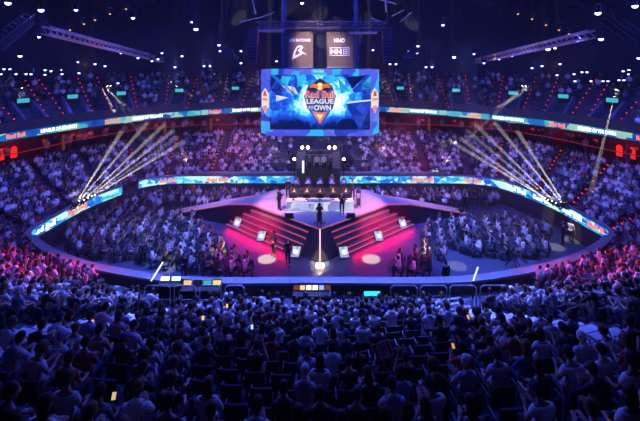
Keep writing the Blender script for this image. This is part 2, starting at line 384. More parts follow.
def crowd_mesh(name, places, label, lows=None, jit=.05, size=(.80, .94)):
    vs, fs, cs, o = [], [], [], 0; lows = lows or LOW
    sizes, idx = [], []
    for (p, yaw) in places:
        V, Fc, part = lows[RNG.integers(len(lows))]; yw = yaw+RNG.normal()*.18; c, s_ = math.cos(yw), math.sin(yw); sc = RNG.uniform(*size)
        W = V*sc; lean = RNG.normal()*.06; W = W.copy(); W[:,1] += (W[:,2]-.5)*lean
        vs.append(np.stack([W[:,0]*c-W[:,1]*s_+p[0]+RNG.normal()*jit*.4, W[:,0]*s_+W[:,1]*c+p[1]+RNG.normal()*jit, W[:,2]+p[2]], 1))
        tab = np.stack([SKINS[RNG.integers(5)], HAIRS[RNG.integers(5)], SHIRTS[RNG.choice(16, p=SHP)], PANTS[RNG.integers(4)]]); cs.append(tab[part])
        for f in Fc: idx.extend([i+o for i in f]); sizes.append(len(f))
        o += len(V)
    v = np.concatenate(vs); col = np.concatenate(cs); col = np.concatenate([col, np.ones((len(col), 1))], 1)
    me = bpy.data.meshes.new(name); me.vertices.add(len(v)); me.vertices.foreach_set('co', v.ravel().astype(np.float32))
    me.loops.add(len(idx)); me.loops.foreach_set('vertex_index', np.array(idx, np.int32)); me.polygons.add(len(sizes))
    st = np.concatenate([[0], np.cumsum(sizes)[:-1]]).astype(np.int32); me.polygons.foreach_set('loop_start', st); me.polygons.foreach_set('loop_total', np.array(sizes, np.int32))
    me.update(); me.validate(); at_ = me.color_attributes.new('col', 'FLOAT_COLOR', 'POINT'); at_.data.foreach_set('color', col.ravel().astype(np.float32))
    me.materials.append(M['crowd']); o_ = link(name, me); tag(o_, label, 'crowd', kind='stuff'); return o_
SEATLOW = MB(); SEATLOW.box((0,-.25,.66), (.36,.05,.40)); SEATLOW.box((0,-.02,.40), (.36,.38,.07)); SEATLOW.box((0,-.1,.2), (.08,.1,.4))
def seat_mass(name, places, label):
    V = np.array(SEATLOW.v); Fc = np.array(SEATLOW.f, np.int32); vs, fs, o = [], [], 0
    for p, yaw in places:
        c, s_ = math.cos(yaw), math.sin(yaw); vs.append(np.stack([V[:,0]*c-V[:,1]*s_+p[0], V[:,0]*s_+V[:,1]*c+p[1], V[:,2]+p[2]], 1)); fs.append(Fc+o); o += len(V)
    v = np.concatenate(vs); f = np.concatenate(fs); me = bpy.data.meshes.new(name)
    me.vertices.add(len(v)); me.vertices.foreach_set('co', v.ravel().astype(np.float32)); me.loops.add(f.size); me.loops.foreach_set('vertex_index', f.ravel())
    me.polygons.add(len(f)); me.polygons.foreach_set('loop_start', np.arange(0, f.size, 4, dtype=np.int32)); me.polygons.foreach_set('loop_total', np.full(len(f), 4, np.int32))
    me.update(); me.materials.append(M['seat']); o_ = link(name, me); tag(o_, label, 'seats', kind='stuff'); return o_

# ------------------------------------------------------------------ full figures
def skin_mesh(pts, edges, rad, root=0, sub=1):
    me = bpy.data.meshes.new('sk'); me.from_pydata(pts, edges, []); o = bpy.data.objects.new('sk', me); C.objects.link(o)
    me.attributes.new if False else None
    md = o.modifiers.new('s', 'SKIN'); md.use_smooth_shade = True
    if not me.skin_vertices: me.skin_vertices.new() if hasattr(me.skin_vertices, 'new') else None
    L = me.skin_vertices[0].data
    for i, r in enumerate(rad):
        L[i].radius = r if hasattr(r, '__len__') else (r, r); L[i].use_root = (i == root)
    if sub: sd = o.modifiers.new('d', 'SUBSURF'); sd.levels = sub; sd.render_levels = sub
    dg = bpy.context.evaluated_depsgraph_get(); dg.update(); e = o.evaluated_get(dg); r = bpy.data.meshes.new_from_object(e)
    bpy.data.objects.remove(o); return r
def to_mb(me, mb=None):
    mb = mb or MB(); o = len(mb.v); mb.v += [tuple(v.co) for v in me.vertices]
    for p in me.polygons: mb.f.append(tuple(o+i for i in p.vertices)); mb.m.append(mb.k)
    bpy.data.meshes.remove(me); return mb

BASE = dict(pel=(0,-.05,.60), wai=(0,-.09,.76), che=(0,-.08,.94), nek=(0,-.05,1.12), hed=(0,-.02,1.19),
            sh=(.17,-.08,1.03), el=(.225,.0,.79), wr=(.16,.22,.70), hand=(.12,.30,.69),
            hip=(.10,-.02,.57), kne=(.12,.33,.575), ank=(.12,.22,.12), toe=(.13,.32,.06), head=(0,.0,1.27), yaw=0.0, pitch=0.0)
STAND = dict(BASE, pel=(0,0,.95), wai=(0,-.01,1.10), che=(0,-.01,1.28), nek=(0,-.01,1.45), hed=(0,.0,1.51), sh=(.18,-.02,1.38), el=(.23,.0,1.11), wr=(.24,.06,.87), hand=(.24,.09,.79),
             hip=(.10,0,.90), kne=(.11,.02,.49), ank=(.11,-.01,.09), toe=(.12,.13,.04), head=(0,.02,1.60))
def pose(base, **k): d = dict(base); d.update(k); return d
def P2(p, key, sx):                            # a joint of one side; 'el_r' overrides 'el' on the person's right
    q = p.get(key+('_l' if sx < 0 else '_r'), None)
    return q if q is not None else (sx*p[key][0], p[key][1], p[key][2])
def make_figure(p, sleeves='short', hood=False, fingers=True, skirt=False):
    pts, ed, rd = [], [], []
    def add(q, r, par=None):
        pts.append(tuple(q)); rd.append(r); i = len(pts)-1
        if par is not None: ed.append((par, i))
        return i
    pe = add(p['pel'], .125); wa = add(p['wai'], .115, pe); ch = add(p['che'], .135, wa); nk = add(p['nek'], .052, ch); hd = add(p['hed'], .055, nk)
    for sx in (-1, 1):
        sh = add(P2(p, 'sh', sx), .058, ch); el = add(P2(p, 'el', sx), .040, sh); wr = add(P2(p, 'wr', sx), .026, el); ha = add(P2(p, 'hand', sx), .034, wr)
        if fingers:
            w, h = Vector(P2(p, 'wr', sx)), Vector(P2(p, 'hand', sx)); d = (h-w).normalized(); side = d.cross(Vector((0, 0, 1))).normalized(); upv = side.cross(d)
            for j, (o, ln) in enumerate(((-.028,.065),(-.010,.078),(.010,.074),(.028,.058))):
                f1 = add(h+d*.03+side*o, .0085, ha); f2 = add(h+d*(.03+ln*.6)+side*o*1.15-upv*.012, .008, f1); add(h+d*(.03+ln)+side*o*1.15-upv*.035, .007, f2)
            t1 = add(h-d*.01-side*.042*sx, .010, ha); add(h+d*.03-side*.058*sx-upv*.01, .008, t1)
        hi = add(P2(p, 'hip', sx), .088, pe); kn = add(P2(p, 'kne', sx), .058, hi); an = add(P2(p, 'ank', sx), .036, kn); add(P2(p, 'toe', sx), .034, an)
    body = to_mb(skin_mesh(pts, ed, rd))
    H = Matrix.Translation(Vector(p['head'])) @ Matrix.Rotation(p['yaw'], 4, 'Z') @ Matrix.Rotation(p['pitch'], 4, 'X')
    n0 = len(body.v)
    def face(q):
        q = Vector(q)
        if q.z < 0: q.x *= 1+q.z*2.2; q.y += .012*(q.z < -.05)
        if q.y > .06 and abs(q.x) < .02 and -.045 < q.z < .02: q.y += .018          # nose
        if q.y > .05 and .02 < abs(q.x) < .05 and .0 < q.z < .03: q.y -= .010        # eye sockets
        if q.y > .06 and abs(q.x) < .03 and -.075 < q.z < -.055: q.y -= .006         # mouth
        return q
    body.sph((0,0,0), (.077,.096,.118), 16, 14, face)
    for sx in (-1, 1): body.sph((sx*.079,-.005,.0), (.010,.020,.030), 6, 4)
    body.xf(H, n0)
    tp, te, tr = [], [], []
    def ta(q, r, par=None):
        tp.append(tuple(q)); tr.append(r); i = len(tp)-1
        if par is not None: te.append((par, i))
        return i
    a = ta(p['wai'], .148); c = ta(p['che'], .152, a); ta(Vector(p['nek'])*.55+Vector(p['che'])*.45, .085, c)
    ta(Vector(p['pel'])+Vector((0,0,.02)), .150, a)
    for sx in (-1, 1):
        s_ = ta(P2(p, 'sh', sx), .074, c); e_, w_ = Vector(P2(p, 'el', sx)), Vector(P2(p, 'wr', sx)); sv = Vector(P2(p, 'sh', sx))
        if sleeves == 'short': ta(sv.lerp(e_, .62), .062, s_)
        else: e = ta(e_, .056, s_); ta(e_.lerp(w_, .93), .042, e)
    shirt = to_mb(skin_mesh(tp, te, tr))
    if hood: nn = Vector(p['nek']); shirt.sph(nn+Vector((0,-.085,-.02)), (.13,.075,.075), 10, 6)
    tp, te, tr = [], [], []
    a = ta(Vector(p['pel'])-Vector((0,0,.0)), .136)
    for sx in (-1, 1):
        h = ta(P2(p, 'hip', sx), .100, a); k = ta(P2(p, 'kne', sx), .074, h); an = Vector(P2(p, 'ank', sx)); ta(Vector(P2(p, 'kne', sx)).lerp(an, .9), .056, k)
    trousers = to_mb(skin_mesh(tp, te, tr))
    for sx in (-1, 1):
        an, to = Vector(P2(p, 'ank', sx)), Vector(P2(p, 'toe', sx))
        trousers.sph((an+to)*.5+Vector((0,0,-.01)), (.048,.135,.05), 8, 5)
    zm = min(v[2] for v in trousers.v)
    out = dict(body=body.mesh('body', M['skin'], True), shirt=shirt.mesh('shirt', M['cloth'], True), trousers=trousers.mesh('trousers', M['cloth'], True), H=H, zm=zm)
    return out
def make_hair(style):
    m = MB()
    f = lambda q: Vector((q.x*(1+.05*math.sin(q.z*70+q.x*40)), q.y*(1+.06*math.sin(q.x*60)), q.z))
    if style == 'short':
        m.sph((0,-.016,.022), (.089,.103,.115), 14, 8, f, v1=.56)
        m.sph((0,-.045,.0), (.083,.072,.095), 10, 6, f)
    elif style == 'long':
        m.sph((0,-.018,.022), (.092,.106,.117), 14, 8, f, v1=.56); m.sph((0,-.055,-.075), (.095,.06,.17), 12, 9, f)
    elif style == 'bun':
        m.sph((0,-.018,.020), (.088,.102,.112), 14, 8, f, v1=.56); m.sph((0,-.045,.0), (.082,.07,.09), 10, 6, f); m.sph((0,-.12,.06), (.045,.045,.045), 8, 6)
        m.tube((0,-.12,.05), (0,-.16,-.12), .03, .008)
    elif style == 'curly':
        m.sph((0,-.02,.02), (.115,.12,.13), 16, 10, lambda q: q*(1+.08*math.sin(q.x*90)*math.cos(q.z*80+q.y*60)), v1=.72)
    elif style == 'cap':
        m.sph((0,-.01,.03), (.092,.108,.105), 14, 7, v1=.5); m.sph((0,-.045,-.01), (.080,.068,.07), 10, 6)
        m.prism([(-.06,.08,.035),(.06,.08,.035),(.05,.16,.025),(0,.18,.022),(-.05,.16,.025)], (0,0,.008))
    return m.mesh('hair', M['hair'], True)
HAIR = {k: make_hair(k) for k in ('short', 'long', 'bun', 'curly', 'cap')}
SEATED = {
 'with hands resting in the lap': make_figure(BASE),
 'leaning forward with elbows on knees': make_figure(pose(BASE, wai=(0,-.04,.76), che=(0,.05,.92), nek=(0,.13,1.08), hed=(0,.16,1.13), sh=(.17,.07,1.0), el=(.2,.28,.73), wr=(.08,.38,.80), hand=(.05,.43,.83), head=(0,.2,1.2), pitch=-.15), 'long', True),
 'sitting back with folded arms': make_figure(pose(BASE, el=(.225,.03,.80), wr=(.03,.17,.86), hand=(-.05,.19,.87)), 'long'),
 'holding both hands up in front': make_figure(pose(BASE, el=(.24,.10,.86), wr=(.10,.28,1.10), hand=(.08,.31,1.18))),
 'turned towards the next seat': make_figure(pose(BASE, yaw=-.9, el_l=(-.225,.05,.80), nek=(.01,-.05,1.12), head=(.015,0,1.27)), 'long', True),
 'slouching with head tilted down': make_figure(pose(BASE, nek=(0,-.0,1.10), hed=(0,.03,1.16), head=(0,.06,1.22), pitch=-.4, wr=(.1,.24,.80), hand=(.07,.32,.84))),
 'with one arm raised overhead': make_figure(pose(BASE, el_r=(.27,.02,1.22), wr_r=(.2,.05,1.45), hand_r=(.18,.06,1.53))),
}
def dress(fig, root, shirtc, skinc, hairc, pantc, hstyle, dz=0.0):
    b = link('body', fig['body'], root); b.color = (*skinc, 1)
    s = link('shirt', fig['shirt'], root); s.color = (*shirtc, 1)
    t = link('trousers', fig['trousers'], root); t.color = (*pantc, 1)
    if hstyle:
        h = link('cap' if hstyle == 'cap' else 'hair', HAIR[hstyle], root); h.matrix_local = fig['H']; h.color = (*hairc, 1)
    return root
def near_seat():
    r = empty('arena_seat')
    m = MB()                                   # curved padded back
    for i in range(6):
        x0, x1 = -.24+.08*i, -.16+.08*i; c = lambda x: .035*(abs(x)/.24)**2
        m.hexa([(x0,-.31+c(x0),.42),(x1,-.31+c(x1),.42),(x1,-.26+c(x1),.42),(x0,-.26+c(x0),.42),(x0,-.35+c(x0),.88-.5*c(x0)),(x1,-.35+c(x1),.88-.5*c(x1)),(x1,-.305+c(x1),.88-.5*c(x1)),(x0,-.305+c(x0),.88-.5*c(x0))])
    m.build('backrest', M['seat'], r)
    m = MB(); m.box((0,-.05,.375), (.44,.38,.05), taper=.94); m.box((0,-.05,.34), (.40,.34,.03)); m.build('seat_pan', M['seat'], r)
    m = MB(); m.box((-.272,-.08,.60), (.035,.30,.035)); m.box((-.272,-.2,.3), (.03,.06,.6)); m.build('armrest', M['seatframe'], r)
    return r
# ------------------------------------------------------------------ fill the near tier with single people, the rest with the crowd
def colname(c):
    names = {0:'white',1:'bright white',2:'light grey',3:'mid grey',4:'black',5:'black',6:'dark navy',7:'charcoal',8:'slate blue',9:'navy blue',10:'grey',11:'dark red',12:'denim blue',13:'tan',14:'dark green',15:'dusty pink'}
    return names[c]
def empty_here(p):                             # blocks of unoccupied seats in the photo
    x, y = proj(p+Vector((0, 0, 1.0)))
    if 205 < x < 292 and 352 < y < 425: return random.random() < .86
    if 292 < x < 330 and 345 < y < 372: return random.random() < .4
    if 390 < x < 470 and 322 < y < 365: return random.random() < .75
    if y > 395 and 470 < x < 640: return random.random() < .3
    return random.random() < .14
NIND, NSEAT = 278, 285
proto = near_seat(); tag(proto, 'x', 'seat', 'tip-up seats of the near stand')
ind, mass_p, mass_s = [], [], []
seat_n = 0
rows = {}
for (p, s, k, yaw) in PLACES: rows.setdefault((k, s > 0), []).append(abs(s))
ORD = ['front','second','third','fourth','fifth','sixth','seventh','eighth','ninth','tenth','eleventh','twelfth','thirteenth','fourteenth','fifteenth','sixteenth','seventeenth','eighteenth','nineteenth','twentieth']
def nth(n):
    if n < 20: return 'first' if n == 0 else ORD[n]
    return '%d%s' % (n+1, {1:'st',2:'nd',3:'rd'}.get((n+1) % 10, 'th'))
cnt = {}
order = {}
for key, L in rows.items(): L.sort(reverse=True)
taken = set()
KINDS = list(SEATED); HW = {'short':'short hair','long':'long hair','bun':'tied-up hair','curly':'curly hair','cap':'a cap'}
SPECIAL = [  # photo position of the head, shirt colour, colour word, hair, pose
 ((325,384),(.10,.02,.03),'maroon hooded top','short','sitting back with folded arms'),
 ((320,368),(.75,.75,.8),'white top','long','with hands resting in the lap'),
 ((372,372),(.012,.012,.016),'black top','long','slouching with head tilted down'),
 ((358,358),(.02,.022,.03),'black top','short','with hands resting in the lap'),
 ((395,355),(.02,.022,.03),'black top','short','holding both hands up in front'),
 ((420,376),(.22,.26,.38),'grey-blue hooded top','short','turned towards the next seat'),
 ((334,393),(.05,.05,.06),'charcoal top','short','slouching with head tilted down'),
 ((296,345),(.7,.7,.78),'white top','short','with hands resting in the lap'),
 ((470,342),(.55,.03,.04),'bright red top','long','holding both hands up in front'),
 ((182,385),(.015,.015,.02),'black top with pale print','short','with hands resting in the lap'),
 ((340,318),(.8,.8,.85),'white top','short','with hands resting in the lap'),
 ((292,296),(.78,.78,.8),'white top','short','with hands resting in the lap'),
 ((328,292),(.8,.8,.82),'white top','short','with hands resting in the lap')]
def yaw_of(y): return y
for idx, (p, s, k, yaw) in enumerate(PLACES):
    L = rows[(k, s > 0)]; rank = L[::-1].index(abs(s)) if False else None
    emp = empty_here(p); hp = proj(p+Vector((0, 0, 1.25)))
    x, y = hp; vis = -8 < x < 648 and y < 434
    spc = None
    for q in SPECIAL:
        if q not in taken and math.hypot(q[0][0]-x, q[0][1]-y) < (13 if y > 330 else 8) and q[0] not in taken: spc = q; break
    if spc: emp = False
    # where it is, in words: row from the front rail, seat from the central aisle line
    side = 'right' if s > 0 else 'left'
    cnt.setdefault((k, side), {}) 
    ais = [a for a in AISLES if (a > 0) == (s > 0)]
    if abs(s) > 12: blk = 'central block'
    elif abs(s) > 10.9: blk = side+' inner block'
    elif abs(s) > 9.8: blk = side+' corner block'
    else: blk = side+' side block'
    near = abs(s) > 8.6
    if near and vis and seat_n < NSEAT:
        st = proto if seat_n == 0 else copy_tree(proto); st.location = p; st.rotation_euler = (0, 0, yaw); seat_n += 1
        st['_k'] = k; st['_blk'] = blk; st['_s'] = s; st['_e'] = int(emp or len(ind) >= NIND)
        order.setdefault((k, blk), []).append(('seat', s, st))
    else: mass_s.append((p, yaw))
    if emp: continue
    if near and vis and len(ind) < NIND:
        r = empty('seated_person', p+Vector((0, 0, .0)), yaw+random.gauss(0, .10))
        if spc:
            taken.add(spc[0]); taken.add(spc); shc, cn, hs, kp = spc[1], spc[2], spc[3], spc[4]
        else:
            ci = int(RNG.choice(16, p=SHP)); shc = tuple(SHIRTS[ci]); cn = colname(ci)+' top'
            hs = random.choices(['short','long','bun','curly','cap'], [10,4,1.5,1.5,2.5])[0]; kp = random.choices(KINDS, [7,5,5,.7,3,3,.08])[0]
        fig = SEATED[kp]; hc = HAIRS[RNG.integers(5)] if hs != 'cap' else SHIRTS[RNG.choice(16, p=SHP)]
        dress(fig, r, shc, SKINS[RNG.integers(5)], tuple(hc), PANTS[RNG.integers(4)], hs)
        sc = random.uniform(.95, 1.04); r.scale = (sc, sc, sc)
        lift = -min(fig['zm'], 0)
        r.location.z += max(0, .0) + .012
        r['_d'] = f'person in {cn}, {HW[hs]}, {kp}'; tag(r, 'x', 'person', 'audience in the near stand'); ind.append(r)
        order.setdefault((k, blk), []).append(('person', s, r))
    else: mass_p.append((p, yaw))
for (k, blk), L in order.items():
    for kind in ('seat', 'person'):
        Q = sorted([q for q in L if q[0] == kind], key=lambda q: q[1])
        if blk != 'central block': Q.sort(key=lambda q: -abs(q[1]))
        else: Q.sort(key=lambda q: q[2].location.x)
        for i, (_, s, o) in enumerate(Q):
            w = {'central block': 'central block, counted from its left aisle'}.get(blk, blk+', counted from the centre')
            if kind == 'seat':
                o['label'] = ('unoccupied dark seat' if o['_e'] else 'occupied dark seat')+f', row {k+1} from the rail, {nth(i)} in {blk}'
                for q in ('_k', '_blk', '_s', '_e'): del o[q]
            else:
                o['label'] = o['_d']+f', row {k+1}, {nth(i)} in {blk}'
                if len(o['label'].split()) > 16: o['label'] = o['_d'].rsplit(',', 1)[0]+f', row {k+1}, {nth(i)} in {blk}'
                del o['_d']

# upper tier and far tiers
def dark_block(p, s): return abs(s) < .93      # the unlit empty block behind the commentary booth
up_p, up_s = [], []
for k in range(UR):
    nxt = 0; acc = 0; prev = None
    for i in range(1500):
        s = -9.4+18.8*i/1500; q = Vector(up(s, (k+.6)*UD, UZ+k*UH))
        if prev is not None: acc += (q-prev).length
        prev = q
        if acc < nxt: continue
        nxt = acc+.56
        if not onscreen(q, 10): continue
        n = geo(s)[1]; up_s.append((q, math.atan2(n.x, -n.y))); up_p.append((q, s, k, math.atan2(n.x, -n.y)))
# vomitories
VOM = [(27,112),(75,106.5),(123,102),(178,98.5),(234,96),(401,96),(457,99),(512,104),(561,108.5),(608,114)]
VP = []
for vx, vy in VOM:
    best = min(frange(-9.4, 9.4, .02), key=lambda s: abs(proj(Vector(up(s, 1.6, 9.5)))[0]-vx)); VP.append(best)
def near_vom(q):
    for s in VP:
        c = Vector(up(s, 0, 0)); n = geo(s)[1]; tv = Vector((-n.y, n.x, 0)); d = Vector((q.x, q.y, 0))-c
        if abs(d.dot(tv)) < 1.5 and d.dot(n) < 3.4: return True
        if .9 < abs(d.dot(tv)) < 2.0 : return True
    return False
up_pp = [(q, y) for (q, s, k, y) in up_p if not near_vom(q) and random.random() < (.86 if k < 7 else .5)]
up_ss = [(q, y) for (q, y) in up_s if not near_vom(q)]
low_pp = []
for p, yaw in mass_p:
    X = p.x; s_ok = not (abs(X) < 3.3 and p.y > 36)
    if s_ok: low_pp.append((p, yaw))
crowd_mesh('stand_crowd', low_pp, 'dense crowd seated in the lower stands all around the floor')
crowd_mesh('upper_stand_crowd', up_pp, 'dim crowd seated in the upper stand above the ribbon screen')
seat_mass('stand_seats', mass_s, 'rows of dark seats of the lower stands around the floor')
seat_mass('upper_stand_seats', up_ss, 'rows of dark seats of the upper stand')

# floor audience: blocks as outlines in plan, rows turned towards the stage
def inpoly(x, y, P):
    r = False
    for i in range(len(P)):
        (a, b), (c, d) = P[i], P[i-1]
        if (b > y) != (d > y) and x < (c-a)*(y-b)/(d-b)+a: r = not r
    return r
STG = [(0,24.6),(-4.7,28.9),(-8.6,30.6),(-13.4,33),(-13.3,34.6),(-7.4,32.7),(-5.4,33.6),(-4.4,34.9),(4.4,34.9),(5.4,33.6),(7.4,32.7),(13.3,34.6),(13.4,33),(8.6,30.6),(4.7,28.9)]
RNGP = [(ring(A_, s).x, ring(A_, s).y) for s in S_ALL]
def clear(q):
    for t in range(8):
        a = t*PI/4
        if inpoly(q.x+.4*math.cos(a), q.y+.4*math.sin(a), STG) or not inpoly(q.x+.55*math.cos(a), q.y+.55*math.sin(a), RNGP): return False
    return not (abs(q.x) < 3.2 and q.y > 34)
def floor_block(img, face):
    """img: outline in the photo on the floor; face: where the chairs look"""
    P = [at(x, y, .6) for x, y in img]; P2_ = [(p.x, p.y) for p in P]; cx = sum(p[0] for p in P2_)/len(P2_); cy = sum(p[1] for p in P2_)/len(P2_)
    d = Vector((face[0]-cx, face[1]-cy, 0)).normalized(); t = Vector((-d.y, d.x, 0)); out = []
    for i in range(-22, 23):
        for j in range(-44, 45):
            q = Vector((cx, cy, 0))+d*(i*.86)+t*(j*.58)+Vector((random.gauss(0,.05),random.gauss(0,.05),0))
            if inpoly(q.x, q.y, P2_) and clear(q): out.append((Vector((q.x, q.y, 0)), math.atan2(-d.x, d.y)))
    return out
BLK = [
 [(64,222),(78,212),(122,206),(165,212),(205,224),(218,238),(226,248),(252,260),(256,271),(215,271),(168,262),(120,256),(66,250)],
 [(118,198),(150,190),(166,196),(160,204),(122,205)], [(60,207),(100,199),(112,203),(96,208),(74,211)],
 [(156,186),(292,186),(290,194),(262,197),(222,203),(190,210),(160,210)],
 [(348,186),(478,186),(488,194),(480,200),(464,208),(420,203),(386,197),(350,194)],
 [(486,191),(520,192),(512,200),(480,201)],
 [(384,270),(388,262),(420,246),(424,230),(440,218),(470,220),(520,218),(548,230),(552,244),(545,252),(500,252),(452,244),(432,262),(426,271)],
]
fl_p, fl_s = [], []
for b in BLK:
    for q in floor_block(b, (0, 30)):
        fl_s.append(q)
        if random.random() < .93: fl_p.append(q)
crowd_mesh('floor_crowd', fl_p, 'crowd seated on chairs on the event floor around the stage', jit=.10, size=(.98, 1.10))
seat_mass('floor_chairs', fl_s, 'loose dark chairs in rows on the event floor')
# figures in the suites and standing by the floor doorways
su = []
for i in range(90):
    s = random.uniform(-8.8, 8.8); q = ring(B_, s)+geo(s)[1]*random.uniform(.35, .8); su.append((Vector((q.x, q.y, geo(s)[3]+.11)), math.atan2(geo(s)[1].x, -geo(s)[1].y)))
crowd_mesh('suite_guests', su, 'guests standing along the red-lit suites behind the lower stand', LOWS, size=(.95, 1.05))
# ------------------------------------------------------------------ the stage
SZ = 1.7
T0, T1 = Vector((0, 26.67, SZ)), Vector((5.65, 31.3, SZ))
st = empty('stage', (0, 0, 0)); tag(st, 'arrow-shaped purple-lit stage with ramps at both sides and a lit front edge', 'stage')
half = [(0,26.67),(5.65,31.3),(7.5,31.3),(7.3,32.5),(5.3,33.4),(4.2,34.8),(0,34.8)]
outl = [Vector((x, y, 0)) for x, y in half] + [Vector((-x, y, 0)) for x, y in half[-2:0:-1]]
m = MB(); m.prism([q+Vector((0, 0, SZ-.12)) for q in outl], (0, 0, .12)); m.build('stage_floor', M['stage'], st)
m = MB(); m.prism([q*.997+Vector((0, .09, .0)) for q in outl], (0, 0, SZ-.12)); m.build('plinth', M['fascia'], st)
EDGE = emis('stage_edge_led', (1, .20, .16), .9, True); REDLED = emis('red_step_led', (1, .10, .09), 1.3, True); PINK = emis('pink_corner_led', (1, .35, .40), 2.6, True)
for sx in (-1, 1):
    fx = lambda v: Vector((sx*v.x, v.y, v.z))
    # ramp
    a, b, c, d = Vector((7.5,31.3,SZ)), Vector((7.3,32.5,SZ)), Vector((12.9,34.2,.03)), Vector((12.95,33.3,.03))
    dn = Vector((0, 0, 1))
    m = MB(); m.hexa([fx(q-dn*.0) if q.z < .1 else fx(q-dn*.12) for q in (a, d, c, b)]+[fx(q) if q.z > .1 else fx(q+dn*.08) for q in (a, d, c, b)]); m.build('ramp', M['stage'], st)
    m = MB(); m.hexa([fx(Vector((q.x, q.y, 0))) for q in (a, d, c, b)]+[fx(q-dn*.125) if q.z > .1 else fx(q) for q in (a, d, c, b)]); m.build('ramp_side', M['fascia'], st)
    # glowing edges
    m = MB(); e = .035
    for p, q in ((T0, T1), (T1, a), (a, d+dn*.06)): m.tube(fx(p)+Vector((0, -.04, 0)), fx(q)+Vector((0, -.04, 0)), .022, n=4)
    for p, q in ((b, c+dn*.06), (Vector((5.3,33.4,SZ)), b)): m.tube(fx(p)+Vector((0, .04, 0)), fx(q)+Vector((0, .04, 0)), .02, n=4)
    m.build('edge_light', EDGE, st)
    # broad steps down to the floor
    D_ = (T1-T0).normalized(); N_ = Vector((D_.y, -D_.x, 0)); L_ = (T1-T0).length
    ss = empty('stage_steps', (0, 0, 0)); tag(ss, ('left' if sx < 0 else 'right')+' flight of black steps with glowing red nosings in front of the stage', 'steps', 'red-lit stage steps')
    rise, tread = .34, .27
    for i in range(4):
        zt = SZ-rise*(i+1); s0, s1 = .85, L_-.25+.62*i
        if s1 > L_+1.4: s1 = L_+1.4
        o0, o1 = tread*i, tread*(i+1)
        P = lambda s, o, z: fx(Vector((T0.x+D_.x*s+N_.x*o, T0.y+D_.y*s+N_.y*o, z)))
        m = MB(); m.hexa([P(s0, o0, 0), P(s1, o0, 0), P(s1, o1, 0), P(s0, o1, 0), P(s0, o0, zt), P(s1, o0, zt), P(s1, o1, zt), P(s0, o1, zt)]); so = m.build('step', M['step'], ss)
        m = MB(); m.tube(P(s0, o1+.015, zt-.02), P(s1, o1+.015, zt-.02), .022, n=4); m.build('nosing_light', REDLED, so)
    m = MB(); m.hexa([P(s0, o1, 0), P(s1, o1, 0), P(s1, o1+.32, 0), P(s0, o1+.32, 0), P(s0, o1, .16), P(s1, o1, .16), P(s1, o1+.32, .16), P(s0, o1+.32, .16)]); kb = m.build('kick_step', M['step'], ss)
    m = MB(); m.tube(P(s0, o1+.34, .15), P(s1, o1+.34, .15), .028, n=4); m.build('nosing_light', REDLED, kb)
    # corner wedge
    m = MB(); top = [T0, T0+D_*.86, T0+D_*.86+Vector((0, .3, 0)), T0+Vector((0, .3, 0))]
    bot = [Vector((0, 25.2, 0)), Vector((T0.x+D_.x*.86+N_.x*1.08, T0.y+D_.y*.86+N_.y*1.08, 0)), T0+D_*.86+Vector((0, .3, -SZ)), T0+Vector((0, .3, -SZ))]
    m.hexa([fx(q) for q in bot]+[fx(q-dn*.01) for q in top]); m.build('corner_wedge', M['fascia'], st)
m = MB(); m.tube((0, 25.16, .04), (0, 26.6, SZ), .04, n=6); m.build('corner_light', PINK, st)
m = MB(); m.box((0, 25.0, .06), (.5, .35, .12)); m.build('corner_lamp_box', emis('corner_lamp', (1, .75, .4), 14, True), st)

# tilted square floor screens along the steps
SCRB = led_pattern('floor_screen', 3.0, [(.2, (.25, .3, .8)), (.6, (.45, .5, 1)), (1, (.8, .85, 1))], .9)
for i, (px, py) in enumerate([(237,222),(261,235),(295,250.5),(403,223),(379,235),(344.5,251)]):
    p = at(px, py, .36); sx = -1 if px < 320 else 1; r = empty('floor_screen', (p.x, p.y-.25, 0), math.atan2(.634*sx, .773)*1.0*.9)
    R = Matrix.Rotation(math.radians(-38), 4, 'X')
    w = MB(); w.box((0, 0, 0), (.74, .05, .74)); w.xf(Matrix.Translation((0, .1, .36)) @ R @ Matrix.Rotation(math.radians(12*sx), 4, 'Y')); w.build('panel', M['black'], r)
    w = MB(); w.box((0, -.03, 0), (.68, .01, .68)); w.xf(Matrix.Translation((0, .1, .36)) @ R @ Matrix.Rotation(math.radians(12*sx), 4, 'Y')); sc_ = w.build('display', SCRB, r)
    w = MB(); w.k = 0
    for k in range(8): t = k*PI/4; w.box((.12*math.cos(t), -.04, .12*math.sin(t)), (.07, .006, .07))
    w.box((0, -.04, 0), (.14, .006, .10)); w.xf(Matrix.Translation((0, .1, .36)) @ R); w.build('emblem', WHITE, sc_)
    w = MB(); w.box((-.22, .18, .12), (.05, .3, .24)); w.box((.22, .18, .12), (.05, .3, .24)); w.build('foot', M['black'], r)
    tag(r, ['small tilted square screen at the outer end of the left red steps', 'small tilted square screen midway along the left red steps', 'small tilted square screen on the left red steps nearest the glowing corner',
            'small tilted square screen at the outer end of the right red steps', 'small tilted square screen midway along the right red steps', 'small tilted square screen on the right red steps nearest the glowing corner'][i], 'screen', 'floor screens by the stage steps')

